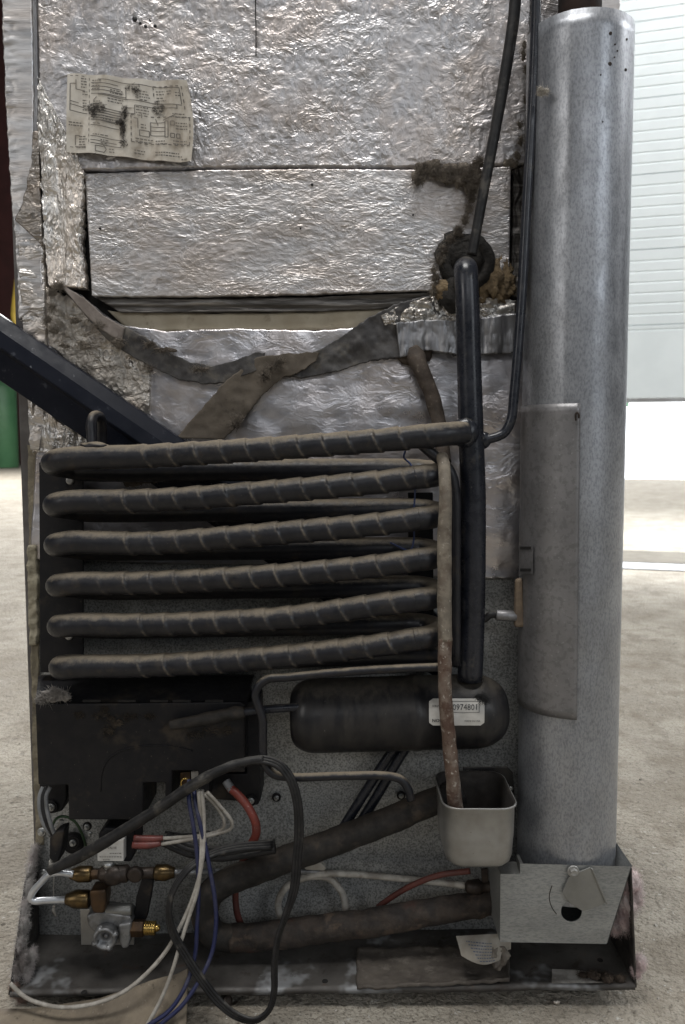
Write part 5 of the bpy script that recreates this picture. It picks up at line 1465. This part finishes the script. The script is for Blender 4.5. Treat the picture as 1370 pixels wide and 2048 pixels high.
# grimy board lying in the tray
mb = MB()
q = [PZ(718, 1897, zfl + .008), PZ(1012, 1888, zfl + .010), PZ(1018, 1940, zfl + .010), PZ(985, 1968, zfl + .010), PZ(722, 1974, zfl + .008)]
nu, nv = 60, 18; vs = []
for k_ in range(nv + 1):
    for i in range(nu + 1):
        px = 716 + (1016 - 716) * i / nu + (fbm(k_ * .4, 3, 3, 7) - .45) * 8 * (1 if i in (0, nu) else 0)
        py = (1899 - 8 * i / nu) * (1 - k_ / nv) + (1975 - 14 * i / nu) * k_ / nv + (fbm(i * .5, 9, 3, 8) - .45) * 6 * (k_ in (0, nv))
        z = zfl + .0085 + .003 * i / nu
        p = PZ(float(px), float(py), z)
        vs.append((p.x, p.y, z + (float(fbm(i * .3, k_ * .45, 4, 9)) - .45) * .006 + (.002 if k_ in (0, nv) or i in (0, nu) else 0)))
n1 = nu + 1
fs = [(k_ * n1 + i, (k_ + 1) * n1 + i, (k_ + 1) * n1 + i + 1, k_ * n1 + i + 1) for k_ in range(nv) for i in range(nu)]
mb.add(vs, fs, 0, True)
o = mb.build('grimy_board', m_board, label='flat grimy board lying in the tray in front of the burner box', cat='board')
s2 = o.modifiers.new('thickness', 'SOLIDIFY'); s2.thickness = .004; s2.offset = -1

# torn paper with faded print on the board
mb = MB()
def paper(u_, v_, off=0.0):
    px = 912 + 110 * u_ + 18 * v_ * (1 - u_); py = 1872 + 66 * v_ * (1 - .35 * u_ * u_) - 6 * u_
    y = -.074 - .03 * v_ - .012 * math.sin(u_ * 3 + v_ * 2) + off
    p = P(px, py, y); return Vector((p.x, y, max(p.z, zfl + .012)))
nu, nv = 26, 20
mb.add([paper(i / nu, (k_ / nv) * (0.35 + .65 * math.sin(min(1, .25 + i / nu * 1.3) * math.pi / 2)) * (1 - .25 * (i / nu > .8))) for k_ in range(nv + 1) for i in range(nu + 1)],
       [(k_ * (nu + 1) + i, (k_ + 1) * (nu + 1) + i, (k_ + 1) * (nu + 1) + i + 1, k_ * (nu + 1) + i + 1) for k_ in range(nv) for i in range(nu)], 0, True)
random.seed(3)
for r_i in range(7):
    v0 = .10 + r_i * .10; x = .16 + r_i * .03
    while x < .62:
        l = random.uniform(.015, .05); a = [paper(x, v0 + x * .35, -.0012), paper(x + l, v0 + (x + l) * .35, -.0012), paper(x + l, v0 + .035 + (x + l) * .35, -.0012), paper(x, v0 + .035 + x * .35, -.0012)]
        mb.add(a, [(0, 3, 2, 1)], 1, False); x += l + .014
mb.build('paper_scrap', [m_scrap, m_ink_blue], label='torn curled scrap of printed paper in the tray under the burner box', cat='paper')
mb = MB()
mb.sheet([(985, 1890), (1010, 1896), (1022, 1912)], [(978, 1920), (990, 1938), (1008, 1930)], -.088, 16, 10, lambda x, y: (fbm(x / 9, y / 9, 3, 4) - .5) * .02, skirt=.003)
mb.build('paper_wad', surf('dirty paper wad', (.26, .235, .20), (.14, .12, .10), 60, rough=(.8, .95), bump=.6, bsc=120, bd=.002), label='crumpled dirty paper wad beside the printed scrap in the tray', cat='paper')

# cardboard under the front left corner
zc_ = ZF + .006
top_ = [(-40, 2040), (60, 2020), (150, 2004), (200, 1996), (230, 1986), (262, 1976), (300, 1962), (330, 1954), (350, 1950), (374, 1937)]
mb = MB(); vs = []; nv = 14; nt_ = len(top_)
for k_ in range(nv + 1):
    t = k_ / nv
    for i, (px, py) in enumerate(top_):
        a = P(px, py, YT - .010); a.z = max(a.z, zc_)
        b_ = PZ(px * .96 + 6, 2150, zc_)
        q_ = a.lerp(b_, t); q_.z = zc_ + (a.z - zc_) * (1 - t) ** 4.5 + (float(fbm(i * .7, k_ * .6, 3, 4)) - .4) * .003
        vs.append(q_)
mb.add(vs, [(k_ * nt_ + i, (k_ + 1) * nt_ + i, (k_ + 1) * nt_ + i + 1, k_ * nt_ + i + 1) for k_ in range(nv) for i in range(nt_ - 1)], 0, True)
o = mb.build('cardboard_sheet', m_cardboard, label='dirty flattened cardboard on the floor leaning on the front left edge of the tray', cat='cardboard')
sc_ = o.modifiers.new('thickness', 'SOLIDIFY'); sc_.thickness = .003; sc_.offset = -1

# bits on the floor in front
mb = MB(); mb.lump(PZ(1112, 2003, ZF + .003), .0048, .004, .003, 8, .6, 3, n=7); mb.build('foil_chip', m_foil_torn, label='tiny crumpled foil chip on the floor below the tray, right of centre', cat='litter')
mb = MB(); mb.lathe(PZ(452, 2002, ZF + .004), (.5, -.6, .5), [(0, .004), (.002, .006), (.006, .006), (.007, .003)], 8); mb.build('floor_nut', m_dark_metal, label='small rusty nut on the floor just below the tray, left of the cord loop', cat='nut')

for o in list(bpy.data.objects):
    if '_w' in o: del o['_w']
